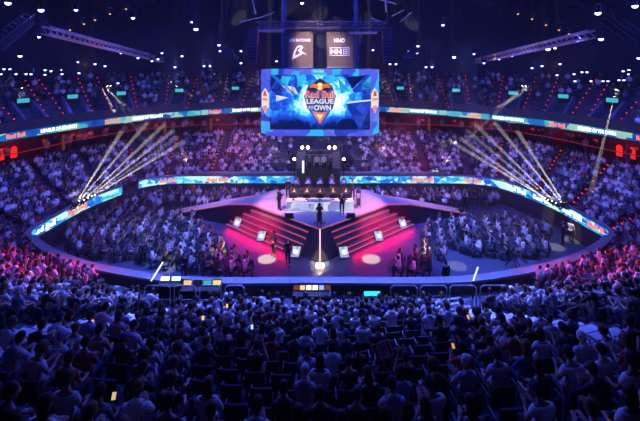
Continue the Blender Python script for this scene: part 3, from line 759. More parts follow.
# ------------------------------------------------------------------ players' desks
DESKLED = led_pattern('desk_led', 1.1, [(.2, (.16, .17, .5)), (.5, (.28, .32, .62)), (.75, (.6, .6, .8)), (1, (.5, .55, .45))], 1.25, True)
def person_std(p, yaw, pz, fig, shirt, hair, hstyle, label, pant=(.02, .02, .025), group=None, skin=(.6, .4, .3)):
    r = empty('person', p, yaw); dress(fig, r, shirt, skin, hair, pant, hstyle); r.location.z += max(0, -fig['zm']); tag(r, label, 'person', group); return r
SITTYPE = make_figure(pose(BASE, el=(.24,.08,.80), wr=(.14,.36,.80), hand=(.12,.44,.80)), 'long')
def gaming_chair(x, y, z, yaw, label, group, col):
    r = empty('gaming_chair', (x, y, z), yaw); sm = mat_chair[col]
    w = MB(); w.box((0, 0, .46), (.5, .5, .09), taper=.92); w.build('seat_pan', sm, r)
    w = MB(); w.prism([(-.24,-.3,.52),(.24,-.3,.52),(.27,-.34,.95),(.2,-.37,1.15),(.15,-.39,1.36),(-.15,-.39,1.36),(-.2,-.37,1.15),(-.27,-.34,.95)], (0, .08, 0)); w.build('backrest', sm, r)
    w = MB(); w.tube((0, 0, .1), (0, 0, .42), .03); w.build('gas_lift', M['black'], r)
    w = MB()
    for k in range(5): t = 2*PI*k/5; w.tube((0, 0, .1), (.3*math.cos(t), .3*math.sin(t), .05), .025, .02, n=5)
    w.build('star_base', M['black'], r)
    for sx in (-1, 1):
        w = MB(); w.box((sx*.3, .0, .68), (.07, .26, .03)); w.tube((sx*.29, 0, .46), (sx*.3, 0, .67), .02, n=5); w.build('armrest', M['black'], r)
    tag(r, label, 'chair', group); return r
mat_chair = {'blue': mat('blue_chair', (.05, .09, .40), .5), 'black': mat('black_chair', (.03, .03, .04), .5)}
SHORTD = {'front': (30.0, 3), 'rear': (33.0, 5)}
WHICH = ['leftmost', 'second from left', 'middle', 'second from right', 'rightmost']
SCREENBACK = emis('monitor_glow', (1, .5, .15), 1.6); SCREENBLUE = emis('monitor_picture', (.5, .7, 1), 2.0)
def monitor(x, y, z, yaw, label, group):
    r = empty('monitor', (x, y, z), yaw)               # its picture looks along +y
    w = MB(); w.box((0, 0, .30), (.58, .035, .34)); w.build('housing', M['black'], r)
    w = MB(); w.box((0, .022, .30), (.55, .006, .31)); w.build('display', SCREENBLUE, r)
    w = MB(); w.box((0, -.02, .1), (.06, .03, .2)); w.box((0, 0, .01), (.26, .18, .02)); w.build('stand', M['black'], r)
    tag(r, label, 'monitor', group)
def team_desk(yf, fac, name):
    r = empty('team_desk', (0, yf, SZ)); W = 5.25
    w = MB(); w.box((0, .35, .74), (W, .78, .05)); w.build('worktop', M['white'] if fac else M['dark'], r)
    w = MB(); w.box((0, 0, .36), (W, .06, .71)); w.build('front_panel', DESKLED if fac else M['dark'], r)
    for x in (-W/2+.05, W/2-.05): w = MB(); w.box((x, .38, .36), (.06, .68, .71)); w.build('side_panel', M['dark'], r)
    tag(r, 'long white desk with a glowing faceted front panel at the stage centre' if fac else 'long dark desk behind the glowing white one on the stage', 'desk')
    for i in range(5):
        x = -2.1+1.05*i; g = 'front desk' if fac else 'rear desk'
        monitor(x, yf+.3, SZ+.765, 0, f'black monitor on the {g}, {WHICH[i]} of five', 'monitors on the '+g)
        gaming_chair(x, yf+1.25, SZ, PI, f'{"black" if fac else "blue"} gaming chair behind the {g}, {WHICH[i]} of five', 'gaming chairs at the '+g, 'black' if fac else 'blue')
        q = person_std((x, yf+1.22, SZ+.0), PI, 0, SITTYPE, [(.04,.04,.05),(.06,.10,.35)][0 if fac else 1], tuple(HAIRS[i]), 'short' if i != 3 else 'long', f'seated player facing the crowd at the {g}, {WHICH[i]} of five', group='players at the '+g)
        w = MB(); w.tube((-.1, 0, 0), (-.1, 0, .09), .035, n=8); 
        hs = MB(); hs.box((-.09, 0, 0), (.035, .07, .08)); hs.box((.09, 0, 0), (.035, .07, .08))
        for k in range(8):
            t0, t1 = PI*k/8, PI*(k+1)/8; hs.tube((.1*math.cos(t0), 0, .02+.13*math.sin(t0)), (.1*math.cos(t1), 0, .02+.13*math.sin(t1)), .013, n=5)
        h = hs.build('headset', M['black'], q); h.matrix_local = SITTYPE['H']
team_desk(29.85, True, 'front'); team_desk(32.3, False, 'rear')
# lectern-like camera tower beside the right end of the desks
r = empty('equipment_stand', at(358.5, 208, SZ)); w = MB()
for x in (-.15, .15):
    for y in (-.15, .15): w.tube((x, y, 0), (x, y, 1.25), .02, n=5)
w.build('frame', M['grey'], r); w = MB(); w.box((0, 0, .5), (.32, .32, .5)); w.box((0, 0, 1.3), (.36, .36, .12)); w.build('case', M['dark'], r)
tag(r, 'slim grey equipment stand at the right end of the glowing desk', 'stand')
for px, py, w_ in ((289,218,-1),(351,218,1)):
    p = at(px, py, SZ); r = MB().prism([(-.4,-.15,0),(.4,-.15,0),(.35,.2,0),(-.35,.2,0)], (0, 0, .05)); r.prism([(-.32,.15,.05),(.32,.15,.05),(.28,-.02,.05),(-.28,-.02,.05)], (0, .05, .24)); o = r.build('wedge_speaker', M['black'], loc=p)
    tag(o, f'black floor wedge speaker on the {"left" if w_ < 0 else "right"} front edge of the stage', 'speaker', 'wedge speakers on the stage edge')

# ------------------------------------------------------------------ people on and around the stage
WALK = make_figure(pose(STAND, kne_l=(-.11,.14,.50), ank_l=(-.11,.20,.10), toe_l=(-.12,.34,.06), kne_r=(.11,.04,.50), ank_r=(.11,-.26,.14), toe_r=(.12,-.14,.05), el_l=(-.24,-.12,1.12), wr_l=(-.24,-.1,.88), hand_l=(-.24,-.06,.80), el_r=(.24,.08,1.12), wr_r=(.24,.22,.92), hand_r=(.24,.27,.85)), 'long')
PRES = make_figure(pose(STAND, el_r=(.25,.04,1.12), wr_r=(.12,.22,1.30), hand_r=(.08,.24,1.37)), 'long')
CAMP = make_figure(pose(STAND, el=(.25,.12,1.15), wr=(.17,.34,1.3), hand=(.13,.40,1.34), che=(0,.02,1.27), nek=(0,.06,1.43), hed=(0,.08,1.48), head=(0,.11,1.56), pitch=-.15), 'long')
STILL = make_figure(STAND, 'long'); LOOK = make_figure(pose(STAND, yaw=.6, el_l=(-.25,.05,1.14), wr_l=(-.05,.2,1.12), hand_l=(.03,.22,1.12)), 'long')
def people(rows):
    for px, py, z, yaw, fig, shirt, hst, label in rows:
        p = at(px, py, z); person_std(p, yaw, 0, fig, shirt, tuple(HAIRS[int(px) % 5]), hst, label, (shirt if sum(shirt) < .2 else (.03, .03, .04)))
DK = (.012, .012, .018)
people([(288,265,0,PI,WALK,DK,'short','person in a long dark coat striding past the left red steps'),
 (274,256,0,2.4,PRES,(.25,.08,.08),'short','person in brown top standing beside the floor screen midway up the left steps'),
 (342,214,SZ,PI,PRES,DK,'short','presenter in black standing before the right half of the glowing desk'),
 (279,210,SZ,-.9,CAMP,DK,'short','camera operator in black at the left end of the glowing desk'),
 (288,198,SZ,PI,STILL,DK,'short','person in black standing at the left end of the rear desk'),
 (352.5,200,SZ,PI,STILL,(.02,.03,.09),'short','person in navy standing at the right end of the rear desk'),
 (332,192,SZ,PI,LOOK,(.10,.03,.03),'short','person in dark red top standing behind the rear desk'),
 (143,266,0,.6,STILL,DK,'short','dark figure standing on the floor beyond the left light pool'),
 (184,281,0,PI,LOOK,DK,'short','person in black standing at the near rail beside the left pale light pool'),
 (446,290,0,.3,STILL,DK,'short','dark figure standing against the near rail under the right light pool'),
 (464,250,0,-.6,CAMP,DK,'short','camera crane operator in black at the right floor block'),
 (563,245,0,.7,STILL,DK,'short','person in black talking on the floor, left of the two lit figures'),
 (571,243,0,-1.2,LOOK,(.6,.55,.5),'short','person in pale coat lit by a warm pool on the right floor'),
 (585,240,0,.5,STILL,DK,'short','person in black beside the right floor wall'),
 (178,209,0,.4,STILL,DK,'short','person in black at the foot of the left ramp'),
 (465,213,0,-.4,CAMP,DK,'short','person in black crouched at the foot of the right ramp'),
 (252,184,0,0,STILL,DK,'short','person in black standing against the far ribbon wall, left of the booth'),
 (260,183,0,0,LOOK,(.3,.05,.06),'short','person in red top standing against the far ribbon wall, left of the booth'),
 (65,236,0,1.2,STILL,DK,'short','dark figure by the left floor wall under the ribbon screen'),
])
# camera on a wheeled dolly at the stage tip
p = at(319.5, 223, SZ); r = empty('camera_dolly', p, 0)
w = MB()
for k in range(3): t = PI/2+2*PI*k/3; w.tube((0, 0, .12), (.42*math.cos(t), .42*math.sin(t), .09), .03, n=5)
w.build('base', M['black'], r)
for k in range(3):
    t = PI/2+2*PI*k/3; w = MB(); w.tube((.42*math.cos(t)-.03, .42*math.sin(t), .08), (.42*math.cos(t)+.03, .42*math.sin(t), .08), .08, n=10); w.build('wheel', M['dark'], r)
w = MB(); w.tube((0, 0, .1), (0, 0, 1.05), .06, n=8); w.build('column', M['black'], r)
w = MB(); w.box((0, 0, 1.2), (.26, .5, .26)); w.tube((0, .25, 1.2), (0, .5, 1.2), .07, .09, n=10); w.build('camera_body', M['black'], r); tag(r, 'broadcast camera on a three-wheeled dolly at the tip of the stage', 'camera')
person_std(p+Vector((0, -.72, 0)), 0, 0, CAMP, DK, (.02, .02, .02), 'short', 'camera operator in black standing at the very tip of the stage')

# crane camera over the right floor block
r = empty('camera_crane', at(514, 268, 0)); w = MB()
for k in range(3): t = .4+2*PI*k/3; w.tube((0, 0, .9), (.5*math.cos(t), .5*math.sin(t), 0), .03, n=5)
w.build('tripod', M['black'], r); top = far(461, 208, 27.5)-r.location; w = MB(); w.tube((.5, -.7, .7), (0, 0, 1.0), .06); w.tube((0, 0, 1.0), top, .06, .03); w.build('jib_arm', M['black'], r)
w = MB(); w.box(top+Vector((0, 0, -.15)), (.25, .3, .22)); w.build('camera_head', M['black'], r); tag(r, 'long black camera crane reaching over the right floor audience', 'camera crane')

# ------------------------------------------------------------------ commentary booth behind the stage
b = empty('commentary_booth', (0, 35.75, 0)); bw = 4.0
w = MB(); w.box((-.15, .2, 1.5), (bw, 2.0, 3.0)); w.build('platform', M['fascia'], b)
BT = mat('booth_grey', (.16, .16, .2), .5)
w = MB(); w.box((-.15-bw/2, -.75, 3.9), (.08, .08, 1.8)); w.box((-.15+bw/2, -.75, 3.9), (.08, .08, 1.8)); w.box((-.15, -.75, 4.8), (bw, .08, .1)); w.box((-.15, 1.1, 4.8), (bw, .08, .1))
w.box((-.15-bw/2, 1.1, 3.9), (.08, .08, 1.8)); w.box((-.15+bw/2, 1.1, 3.9), (.08, .08, 1.8)); w.build('frame', BT, b)
w = MB(); w.box((-.15-bw/2+.35, 1.05, 3.85), (.7, .05, 1.6)); w.box((-.15+bw/2-.35, 1.05, 3.85), (.7, .05, 1.6)); w.build('back_panel', mat('booth_purple', (.22, .2, .34), .6), b)
w = MB(); w.box((-.15, -.55, 3.4), (2.6, .5, .06)); w.box((-.15, -.78, 3.2), (2.6, .05, .4)); w.build('counter', M['black'], b)
w = MB(); w.box((-1.55, -.7, 3.7), (.18, .1, 1.1)); w.build('light_column', emis('booth_column', (.8, .85, 1), 1.6), b)
tag(b, 'raised black commentary booth with grey frame behind the stage', 'booth')
for i, (x, c) in enumerate(((-1.0, (.1,.1,.12)), (-.3, (.6,.55,.55)), (.35, (.7,.7,.75)), (1.0, (.12,.1,.1)))):
    person_std((x, 35.7, 3.0), PI, 0, STILL if i % 2 else LOOK, c, tuple(HAIRS[i]), 'short', 'commentator standing in the raised booth, '+['leftmost', 'second from left', 'third from left', 'rightmost'][i]+' of four', group='commentators in the booth')
BULB = emis('warm_lamp', (1, .62, .28), 22, True)
for i, (x, zt) in enumerate(((-1.45, 5.1), (1.15, 5.1))):
    r = empty('lamp_mast', (x, 37.15, 0)); w = MB(); w.tube((0, 0, 0), (0, 0, zt), .05); w.build('mast', M['black'], r)
    w = MB(); w.tube((-.4, 0, zt), (.4, 0, zt), .04); w.build('crossbar', M['black'], r)
    for k in (-.27, .27):
        w = MB(); w.tube((k, 0, zt), (k, -.2, zt-.05), .14, .18); h = w.build('lamp_head', M['black'], r); w = MB(); w.sph((k, -.2, zt-.05), (.15, .07, .15), 8, 6); w.build('bulb', BULB, h)
    tag(r, f'twin warm floodlights on a mast behind the booth, {"left" if i == 0 else "right"} pair', 'lamp', 'floodlight masts behind the booth')
for i, x in enumerate((-2.1, 1.95)):
    r = empty('lamp_mast', (x*1.12, 35.1, 0)); w = MB(); w.tube((0, 0, 0), (0, 0, 4.5), .04); w.build('mast', M['black'], r)
    w = MB(); w.tube((0, 0, 4.5), (0, -.18, 4.45), .12, .16); h = w.build('lamp_head', M['black'], r); w = MB(); w.sph((0, -.18, 4.45), (.13, .06, .13), 8, 6); w.build('bulb', BULB, h)
    tag(r, f'single warm lamp on a mast at the {"left" if i == 0 else "right"} corner of the booth', 'lamp', 'single lamps beside the booth')

# ------------------------------------------------------------------ hanging screen
SD = 30.0
scr = empty('hanging_video_screen', (0, SD, 7.53)); tag(scr, 'large hanging blue video screen with faceted frame and central emblem', 'screen')
bk = Vector((0, SD, 7.53))
def L(px, py, dy=0): q = far(px, py, SD)-bk; q.y = -dy; return q
w = MB(); w.prism([(-3.93,0.02,0),(3.93,.02,0),(4.72,.8,0),(4.55,4.6,0),(-4.55,4.6,0),(-4.72,.8,0)], (0, 0, 5.26)); w.build('housing', M['black'], scr)
FR = led_pattern('screen_frame_led', .62, [(.2, (.02, .03, .40)), (.5, (.06, .09, .72)), (.8, (.12, .16, .82)), (.97, (.03, .45, .85))], 1.1, True)
def picture_mat():                              # the picture being shown: blue shards around a bright middle, silhouettes at the bottom
    m = bpy.data.materials.new('screen_picture'); m.use_nodes = True; nt = m.node_tree; nt.nodes.remove(nt.nodes['Principled BSDF']); N = nt.nodes.new; K = nt.links.new
    def math_(op, a, b=None, c=None, clamp=False):
        n = N('ShaderNodeMath'); n.operation = op; n.use_clamp = clamp
        for i, v in enumerate((a, b, c)):
            if v is None: continue
            if isinstance(v, (int, float)): n.inputs[i].default_value = v
            else: K(v, n.inputs[i])
        return n.outputs[0]
    tc = N('ShaderNodeTexCoord'); sx = N('ShaderNodeSeparateXYZ'); K(tc.outputs['Object'], sx.inputs[0])
    dx = math_('MULTIPLY', sx.outputs[0], .30); dz = math_('MULTIPLY', math_('SUBTRACT', sx.outputs[2], 2.85), .42)
    r = math_('SQRT', math_('ADD', math_('MULTIPLY', dx, dx), math_('MULTIPLY', dz, dz)))
    glow = math_('SUBTRACT', 1.0, r, clamp=True)
    vo = N('ShaderNodeTexVoronoi'); vo.inputs['Scale'].default_value = .62; vo.distance = 'MANHATTAN'; K(tc.outputs['Object'], vo.inputs['Vector']); sp = N('ShaderNodeSeparateColor'); K(vo.outputs['Color'], sp.inputs[0])
    v2 = N('ShaderNodeTexVoronoi'); v2.inputs['Scale'].default_value = 1.5; v2.distance = 'CHEBYCHEV'; K(tc.outputs['Object'], v2.inputs['Vector']); s2 = N('ShaderNodeSeparateColor'); K(v2.outputs['Color'], s2.inputs[0])
    nz = N('ShaderNodeTexNoise'); nz.inputs['Scale'].default_value = 4.5; nz.inputs['Detail'].default_value = 4; K(tc.outputs['Object'], nz.inputs['Vector'])
    v = math_('MULTIPLY_ADD', sp.outputs[0], .38, -.12); v = math_('MULTIPLY_ADD', s2.outputs[1], .24, v); v = math_('MULTIPLY_ADD', vo.outputs['Distance'], .12, v)
    v = math_('MULTIPLY_ADD', math_('SUBTRACT', nz.outputs['Fac'], .5), .7, v); v = math_('MULTIPLY_ADD', math_('POWER', glow, 1.4), 1.25, v)
    low = math_('MULTIPLY', math_('SUBTRACT', 1.75, sx.outputs[2], clamp=True), math_('ADD', math_('MULTIPLY', nz.outputs['Fac'], 1.6), -.35)); v = math_('SUBTRACT', v, low)
    rp = N('ShaderNodeValToRGB'); e = rp.color_ramp.elements; e[0].position, e[0].color = 0, (.002,.008,.07,1); e[1].position, e[1].color = 1, (.86,.92,.95,1)
    for p, c in ((.22, (.012,.05,.50)), (.42, (.015,.13,.80)), (.60, (.02,.42,.85)), (.76, (.30,.75,.90))): x = e.new(p); x.color = c+(1,)
    K(v, rp.inputs['Fac']); em = N('ShaderNodeEmission'); K(rp.outputs['Color'], em.inputs['Color']); em.inputs['Strength'].default_value = 1.4; K(em.outputs[0], nt.nodes['Material Output'].inputs['Surface']); return m
MAIN = picture_mat(); MAIN_OLD = None and led_pattern('screen_picture', .75, [(.3, (.0, .012, .20)), (.6, (.01, .06, .62)), (.85, (.015, .12, .85)), (1.0, (.03, .40, .85))], 1.15, True)
w = MB(); w.poly([L(270,68.8,.0),L(370,68.8,0),L(370,74.6,0),L(270,74.6,0)][::-1]); w.poly([L(270,129.6,.0),L(370,129.6,0),L(370,136,0),L(270,136,0)][::-1])
for sx in (-1, 1): w.poly([(sx*3.93,0,0),(sx*4.75,.79,.1),(sx*4.75,.79,5.2),(sx*3.93,0,5.26)][::sx]); w.poly([(sx*4.75,.79,.1),(sx*4.57,4.5,.1),(sx*4.57,4.5,5.2),(sx*4.75,.79,5.2)][::sx])
w.build('frame_display', FR, scr)
w = MB(); w.poly([L(270,74.6,.005),L(370,74.6,.005),L(370,129.6,.005),L(270,129.6,.005)][::-1]); pic = w.build('main_display', MAIN, scr)
def led_soft(col, st):                         # one colour of the shown picture, a little uneven
    m = led_pattern('picture_colour', .9, [(.2, tuple(c*.6 for c in col)), (.6, col), (1.1, tuple(min(1, c*1.25+.02) for c in col))], st, True); return m
sc_mats = {}
def shard(pts, col, st=1.6, dy=.012, name='picture_shard'):
    key = (col, st)
    if key not in sc_mats: sc_mats[key] = led_soft(col, st)
    w = MB(); w.poly([L(x, y, dy) for x, y in pts]); return (w, sc_mats[key])
layers = {}
def put(pts, col, st=1.0, dy=.012):
    w, mm = shard(pts, col, st, dy); w.build('picture_shape', mm, pic)
WH, CY, NV, AZ, BL = (.72,.82,.90), (.02,.48,.80), (.003,.010,.09), (.015,.14,.75), (.012,.05,.52)
for pts, c in [
 ([(271,75),(279,74.8),(271,88)], NV), ([(270,75),(275,75),(298,96),(296,98)], AZ), ([(282,76),(291,77),(287,86),(280,83)], CY), ([(281,85),(295,87),(297,94),(293,96)], WH),
 ([(276,95),(289,97.5),(276,101.5)], WH), ([(297,76),(306,75),(303,84),(297,88)], CY), ([(296,76),(302,88),(299,94),(291,82)], BL),
 ([(303,86),(310,79),(313,83),(307,90),(305,104),(301,113),(313,118),(318,126),(306,120),(293,118),(291,112),(298,102),(295,96)], WH),
 ([(338,83),(341,84),(340,92),(343,96),(351,91),(350,98),(347,103),(341,106),(334,117),(325,120),(320,126),(325,113),(333,106),(335,96)], WH),
 ([(338,77.5),(350,91),(341,94)], CY), ([(346,77),(366,75.5),(352,89)], NV), ([(352,90),(369,75),(371,80),(371,90),(354,93)], BL), 
 ([(346,104),(370,101.3),(370,128),(359,129)], BL), ([(360,129.5),(370,108),(370,129.5)], NV), ([(348,101.5),(371,99.5),(371,101),(346,103.3)], WH), ([(362,83),(371,76),(371,89),(361,90)], CY),
 ([(327,76),(334,75),(337,82),(330,80)], CY)]:
    put(pts, c) if c is not WH or len(pts) < 9 else None
put([(x, y) for x, y in [(320,78),(332,86),(336,96),(333,108),(327,116),(320,125),(313,116),(307,108),(304,96),(308,86)]], (.03,.05,.26), 1.0, .022)
put([(320,78.5),(334,89.5),(306,89.5)], (.01,.006,.02), 1, .03)
put([(320+3.6*math.cos(t*PI/6), 86.4+3.8*math.sin(t*PI/6)) for t in range(12)], (.95,.66,.25), 1.0, .036)
for sx in (-1, 1):
    X = lambda d: 320+sx*d
    put([(X(1.6),87.6),(X(2.2),85.2),(X(4.6),83.6),(X(7.4),83.8),(X(9.4),85.4),(X(10.6),88.2),(X(8),87.6),(X(5),87.8),(X(3),88.4)], (.95,.13,.04), 1.0, .042)
    put([(X(1.4),89.6),(X(3.4),88.4),(X(5),88.9),(X(6.6),87.6),(X(8),88.6),(X(11.6),88.4),(X(9.6),90.2),(X(9.2),91.6),(X(7),90.8),(X(5),91.4),(X(3.4),90.6)], (.01,.008,.03), 1, .046)
    put([(X(0),113.5),(X(8),109),(X(11),104),(X(9.6),111),(X(0),124)], (.05,.12,.6), 1.2, .03); put([(X(0),112.5),(X(6.5),112),(X(5.6),115),(X(0),124)], (.95,.20,.04), 1.1, .04); put([(X(0),114.5),(X(3.2),114.5),(X(0),120)], (.95,.85,.7), 1.1, .05)
def flat_text(txt, cx, cy, wpx, hpx, D, m_, parent, base, name='lettering', dy=.05, bold=.02, shear=0):
    me = text_mesh(txt, 1.0, .004, bold=bold, shear=shear); me.materials.clear(); me.materials.append(m_)
    xs = [v.co.x for v in me.vertices]; ys = [v.co.y for v in me.vertices]; k = D/F
    q = far(cx, cy, D)-base; o = link(name, me, parent); sx, sy = wpx*k/(max(xs)-min(xs)), hpx*k/(max(ys)-min(ys))
    o.scale = (sx, sy, 1); o.rotation_euler = (PI/2, 0, 0); o.location = (q.x-sx*(max(xs)+min(xs))/2, q.y-dy, q.z-sy*(max(ys)+min(ys))/2); return o
RBRED = emis('emblem_red', (.9, .07, .045), 1.0); RBW = emis('emblem_white', (.8, .78, .85), 1.0)
flat_text('Red Bull', 320, 94.4, 29, 7.2, SD, RBW, pic, bk, dy=.055, bold=.05); flat_text('Red Bull', 320, 94.3, 27.6, 6.2, SD, RBRED, pic, bk, dy=.07, bold=.03)
flat_text('LEAGUE', 320, 101.3, 27, 5.0, SD, RBW, pic, bk, dy=.06, bold=.045); flat_text('OWN', 322.5, 107.6, 17, 5.4, SD, RBW, pic, bk, dy=.06, bold=.045)
flat_text('OF ITS', 310.8, 107.4, 5.5, 3.2, SD, RBW, pic, bk, dy=.06, bold=.03)
flat_text('Red Bull', 318.8, 69.8+1.4, 10, 2.2, SD, RBW, scr, bk, 'sponsor_lettering', dy=.03)
for sx in (-1, 1):
    cx = 320+sx*56.8
    e = empty('side_emblem'); bpy.data.objects.remove(e)
    w = MB(); D2 = .74*.5
    def Q(u, z): return (sx*(3.93+.82*u), .79*u-.03, z)
    w.k = 0; w.prism([Q(.12,2.2), Q(.88,2.2), Q(.88,3.3), Q(.5,3.75), Q(.12,3.3)], (sx*.02, -.03, 0)); w.k = 1; w.prism([Q(.3,3.1), Q(.7,3.1), Q(.6,3.5), Q(.4,3.5)], (sx*.04, -.05, 0))
    w.k = 2; w.prism([Q(.25,2.35), Q(.75,2.35), Q(.5,1.75)], (sx*.03, -.04, 0)); w.prism([Q(.2,2.75), Q(.8,2.75), Q(.8,2.95), Q(.2,2.95)], (sx*.04, -.05, 0))
    w.build('side_emblem', [RBW, RBRED, ORANGE], scr)

# banners over the screen
def banner(x0, x1, label, draw):
    D = 30.6; a, b_ = far(x0, 28.5, D), far(x1, 67.5, D); r = empty('banner', ((a.x+b_.x)/2, D, b_.z)); h = a.z-b_.z; wd = b_.x-a.x
    w = MB()
    N = 10
    for i in range(N):
        u0, u1 = i/N, (i+1)/N; f = lambda u: .02*math.sin(u*9)
        w.hexa([(-wd/2+wd*u0, f(u0)-.01, 0), (-wd/2+wd*u1, f(u1)-.01, 0), (-wd/2+wd*u1, f(u1)+.01, 0), (-wd/2+wd*u0, f(u0)+.01, 0), (-wd/2+wd*u0, -.01, h), (-wd/2+wd*u1, -.01, h), (-wd/2+wd*u1, .01, h), (-wd/2+wd*u0, .01, h)])
    w.build('cloth', M['banner'], r)
    for z in (0, h): w = MB(); w.tube((-wd/2-.05, 0, z), (wd/2+.05, 0, z), .05); w.build('rod', M['grey'], r)
    tag(r, label, 'banner', 'team banners over the screen'); draw(r, Vector(r.location), D); return r
WP = M['white']
def los(r, base, D):
    flat_text('LOS RATONES', 300, 40.2, 21.5, 3.0, D, WP, r, base, dy=.05, bold=.04)
    k = lambda pts: [far(260+x/8, 20+y/8, D)-base+Vector((0, -.05, 0)) for x, y in pts]
    w = MB(); w.prism(k([(255,318),(270,255),(292,215),(320,203),(300,225),(283,268),(285,283),(325,262),(345,268),(300,296)]), (0, .012, 0))
    w.prism(k([(300,206),(340,203),(346,222),(328,244),(378,280),(312,256),(302,240),(322,226),(318,218),(296,222)]), (0, .012, 0)); w.build('emblem', WP, r)
def nno(r, base, D):
    flat_text('NNO', 339.5, 40.4, 11, 4.2, D, WP, r, base, dy=.05, bold=.04); flat_text('NN', 336.2, 51.6, 11, 5.2, D, WP, r, base, dy=.05, bold=.06)
    w = MB()
    def bar(x0, y0, x1, y1):
        a, b_ = far(x0, y0, D)-base, far(x1, y1, D)-base; w.box(((a.x+b_.x)/2, -.05, (a.z+b_.z)/2), (abs(b_.x-a.x), .012, abs(a.z-b_.z)))
    for q in ((329.6,47.4,349.4,48.2),(329.6,55,349.4,55.8),(329.6,47.4,330.4,55.8),(348.6,47.4,349.4,55.8),(343,49,344,54.2),(346.4,49,347.4,54.2),(343,49,347.4,49.8),(343,51.2,347.4,52),(343,53.4,347.4,54.2)): bar(*q)
    w.build('emblem', WP, r)
banner(287.2, 313.2, 'grey hanging banner reading LOS RATONES with a white emblem', los); banner(326.6, 353, 'grey hanging banner reading NNO with a boxed emblem', nno)
# ------------------------------------------------------------------ vomitories of the upper stand
TEAL = emis('teal_sign', (.06, .42, .55), 1.1); VW = mat('portal_wall', (.16, .14, .22), .7)
for i, s in enumerate(VP):
    q = Vector(up(s, .0, UZ)); n = geo(s)[1]; ang = math.atan2(-n.x, n.y); r = empty('stand_portal', q, ang); h = 1.35
    w = MB()
    for sx in (-1, 1): w.hexa([(sx*.75-.1,0,0),(sx*.75+.1,0,0),(sx*.75+.1,2.9,0),(sx*.75-.1,2.9,0),(sx*.75-.1,0,.7),(sx*.75+.1,0,.7),(sx*.75+.1,2.9,2.1),(sx*.75-.1,2.9,2.1)])
    w.build('side_wall', VW, r)
    w = MB(); w.box((0, 2.75, 1.0), (1.3, .1, 2.0)); w.box((0, 2.6, 2.1), (1.7, .4, .18)); w.build('doorway', M['black'], r)
    w = MB(); w.box((0, 2.36, 1.95), (.85, .08, .36)); sg = w.build('sign', TEAL, r)
    for sx in (-1, 1):
        w = MB()
        for k in range(9): w.box((sx*(1.1+.12*k*.6), k*.8+.1, .25+k*UH*.95), (.08, .08, .08))
        o = w.build('step_lamp', RED if abs(s) > 2.6 else WARM, r); tag(o, kind='stuff')
    tag(r, f'portal with teal sign in the upper stand, {["leftmost","second","third","fourth","fifth","sixth","seventh","eighth","ninth","last"][i]} from the left', 'doorway', 'portals of the upper stand')
# red arched windows of the outer suites and doors of the suites
ARC = emis('red_arch_glow', (1, .02, .015), 1.0); ORG = emis('orange_door_glow', (.5, .14, .03), .22)
WIN = [(-1, 9, 147), (-1, 20.5, 145), (1, 613, 146), (1, 625, 148)]
for i, (sx, px, py) in enumerate(WIN):
    s = min(frange(-9.4, 9.4, .01), key=lambda s: abs(proj(ring(B_, s)+Vector((0, 0, 6.5)))[0]-px) + (100 if s*sx < 0 else 0) + (100 if abs(s) < 5 else 0))
    q = ring(B_, s); n = geo(s)[1]; r = empty('arched_window', (q.x+n.x*1.05, q.y+n.y*1.05, geo(s)[3]+.55), math.atan2(-n.x, n.y)); pts = [(-.3, 0, 0), (.3, 0, 0)]+[(.3*math.cos(t*PI/8), 0, .8+.3*math.sin(t*PI/8)) for t in range(9)]
    w = MB(); w.prism(pts, (0, .05, 0)); w.build('pane', ARC, r)
    w = MB()
    for a, b_ in zip(pts, pts[1:]+pts[:1]): w.tube(Vector(a)+Vector((0,-.01,0)), Vector(b_)+Vector((0,-.01,0)), .05, n=4)
    w.build('frame', M['black'], r); tag(r, f'red glowing arched window in the {"left" if sx < 0 else "right"} suites, {"outer" if i in (0, 3) else "inner"} one', 'window', 'arched suite windows')
RG = emis('red_room_glow', (1, .05, .06), .35)
w = MB()
SUI = frange(-9, 9, .25)
for i, s in enumerate(SUI):
    q = ring(B_, s)+geo(s)[1]*1.08; n = geo(s)[1]; R = Matrix.Rotation(math.atan2(-n.x, n.y), 3, 'Z')
    if i % 3 == 0: w.box(q+Vector((0, 0, geo(s)[3]+1.55)), (.3, .1, .2), R)
o = w.build('suite_lamps', RG); tag(o, 'small red lamps along the back wall of the suites', 'lamps', kind='stuff')
w = MB()
for s in (-8.5, -8.2, -5.5, -3.4, -2.4, 2.4, 3.4, 5.4, 7.6, 8.6):
    q = ring(B_, s)+geo(s)[1]*1.1; n = geo(s)[1]; R = Matrix.Rotation(math.atan2(-n.x, n.y), 3, 'Z'); r = MB(); r.box(q+Vector((0, 0, geo(s)[3]+1.0)), (.3, .1, 1.5), R); o = r.build('suite_door', ORG)
    tag(o, kind='structure'); o.name = 'door_1'
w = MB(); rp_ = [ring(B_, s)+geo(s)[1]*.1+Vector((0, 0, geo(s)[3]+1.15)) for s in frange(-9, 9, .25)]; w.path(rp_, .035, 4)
o = w.build('suite_rail', emis('red_rail_light', (1, .04, .08), .3)); tag(o, 'thin red-lit rail along the front of the suites', 'rail')

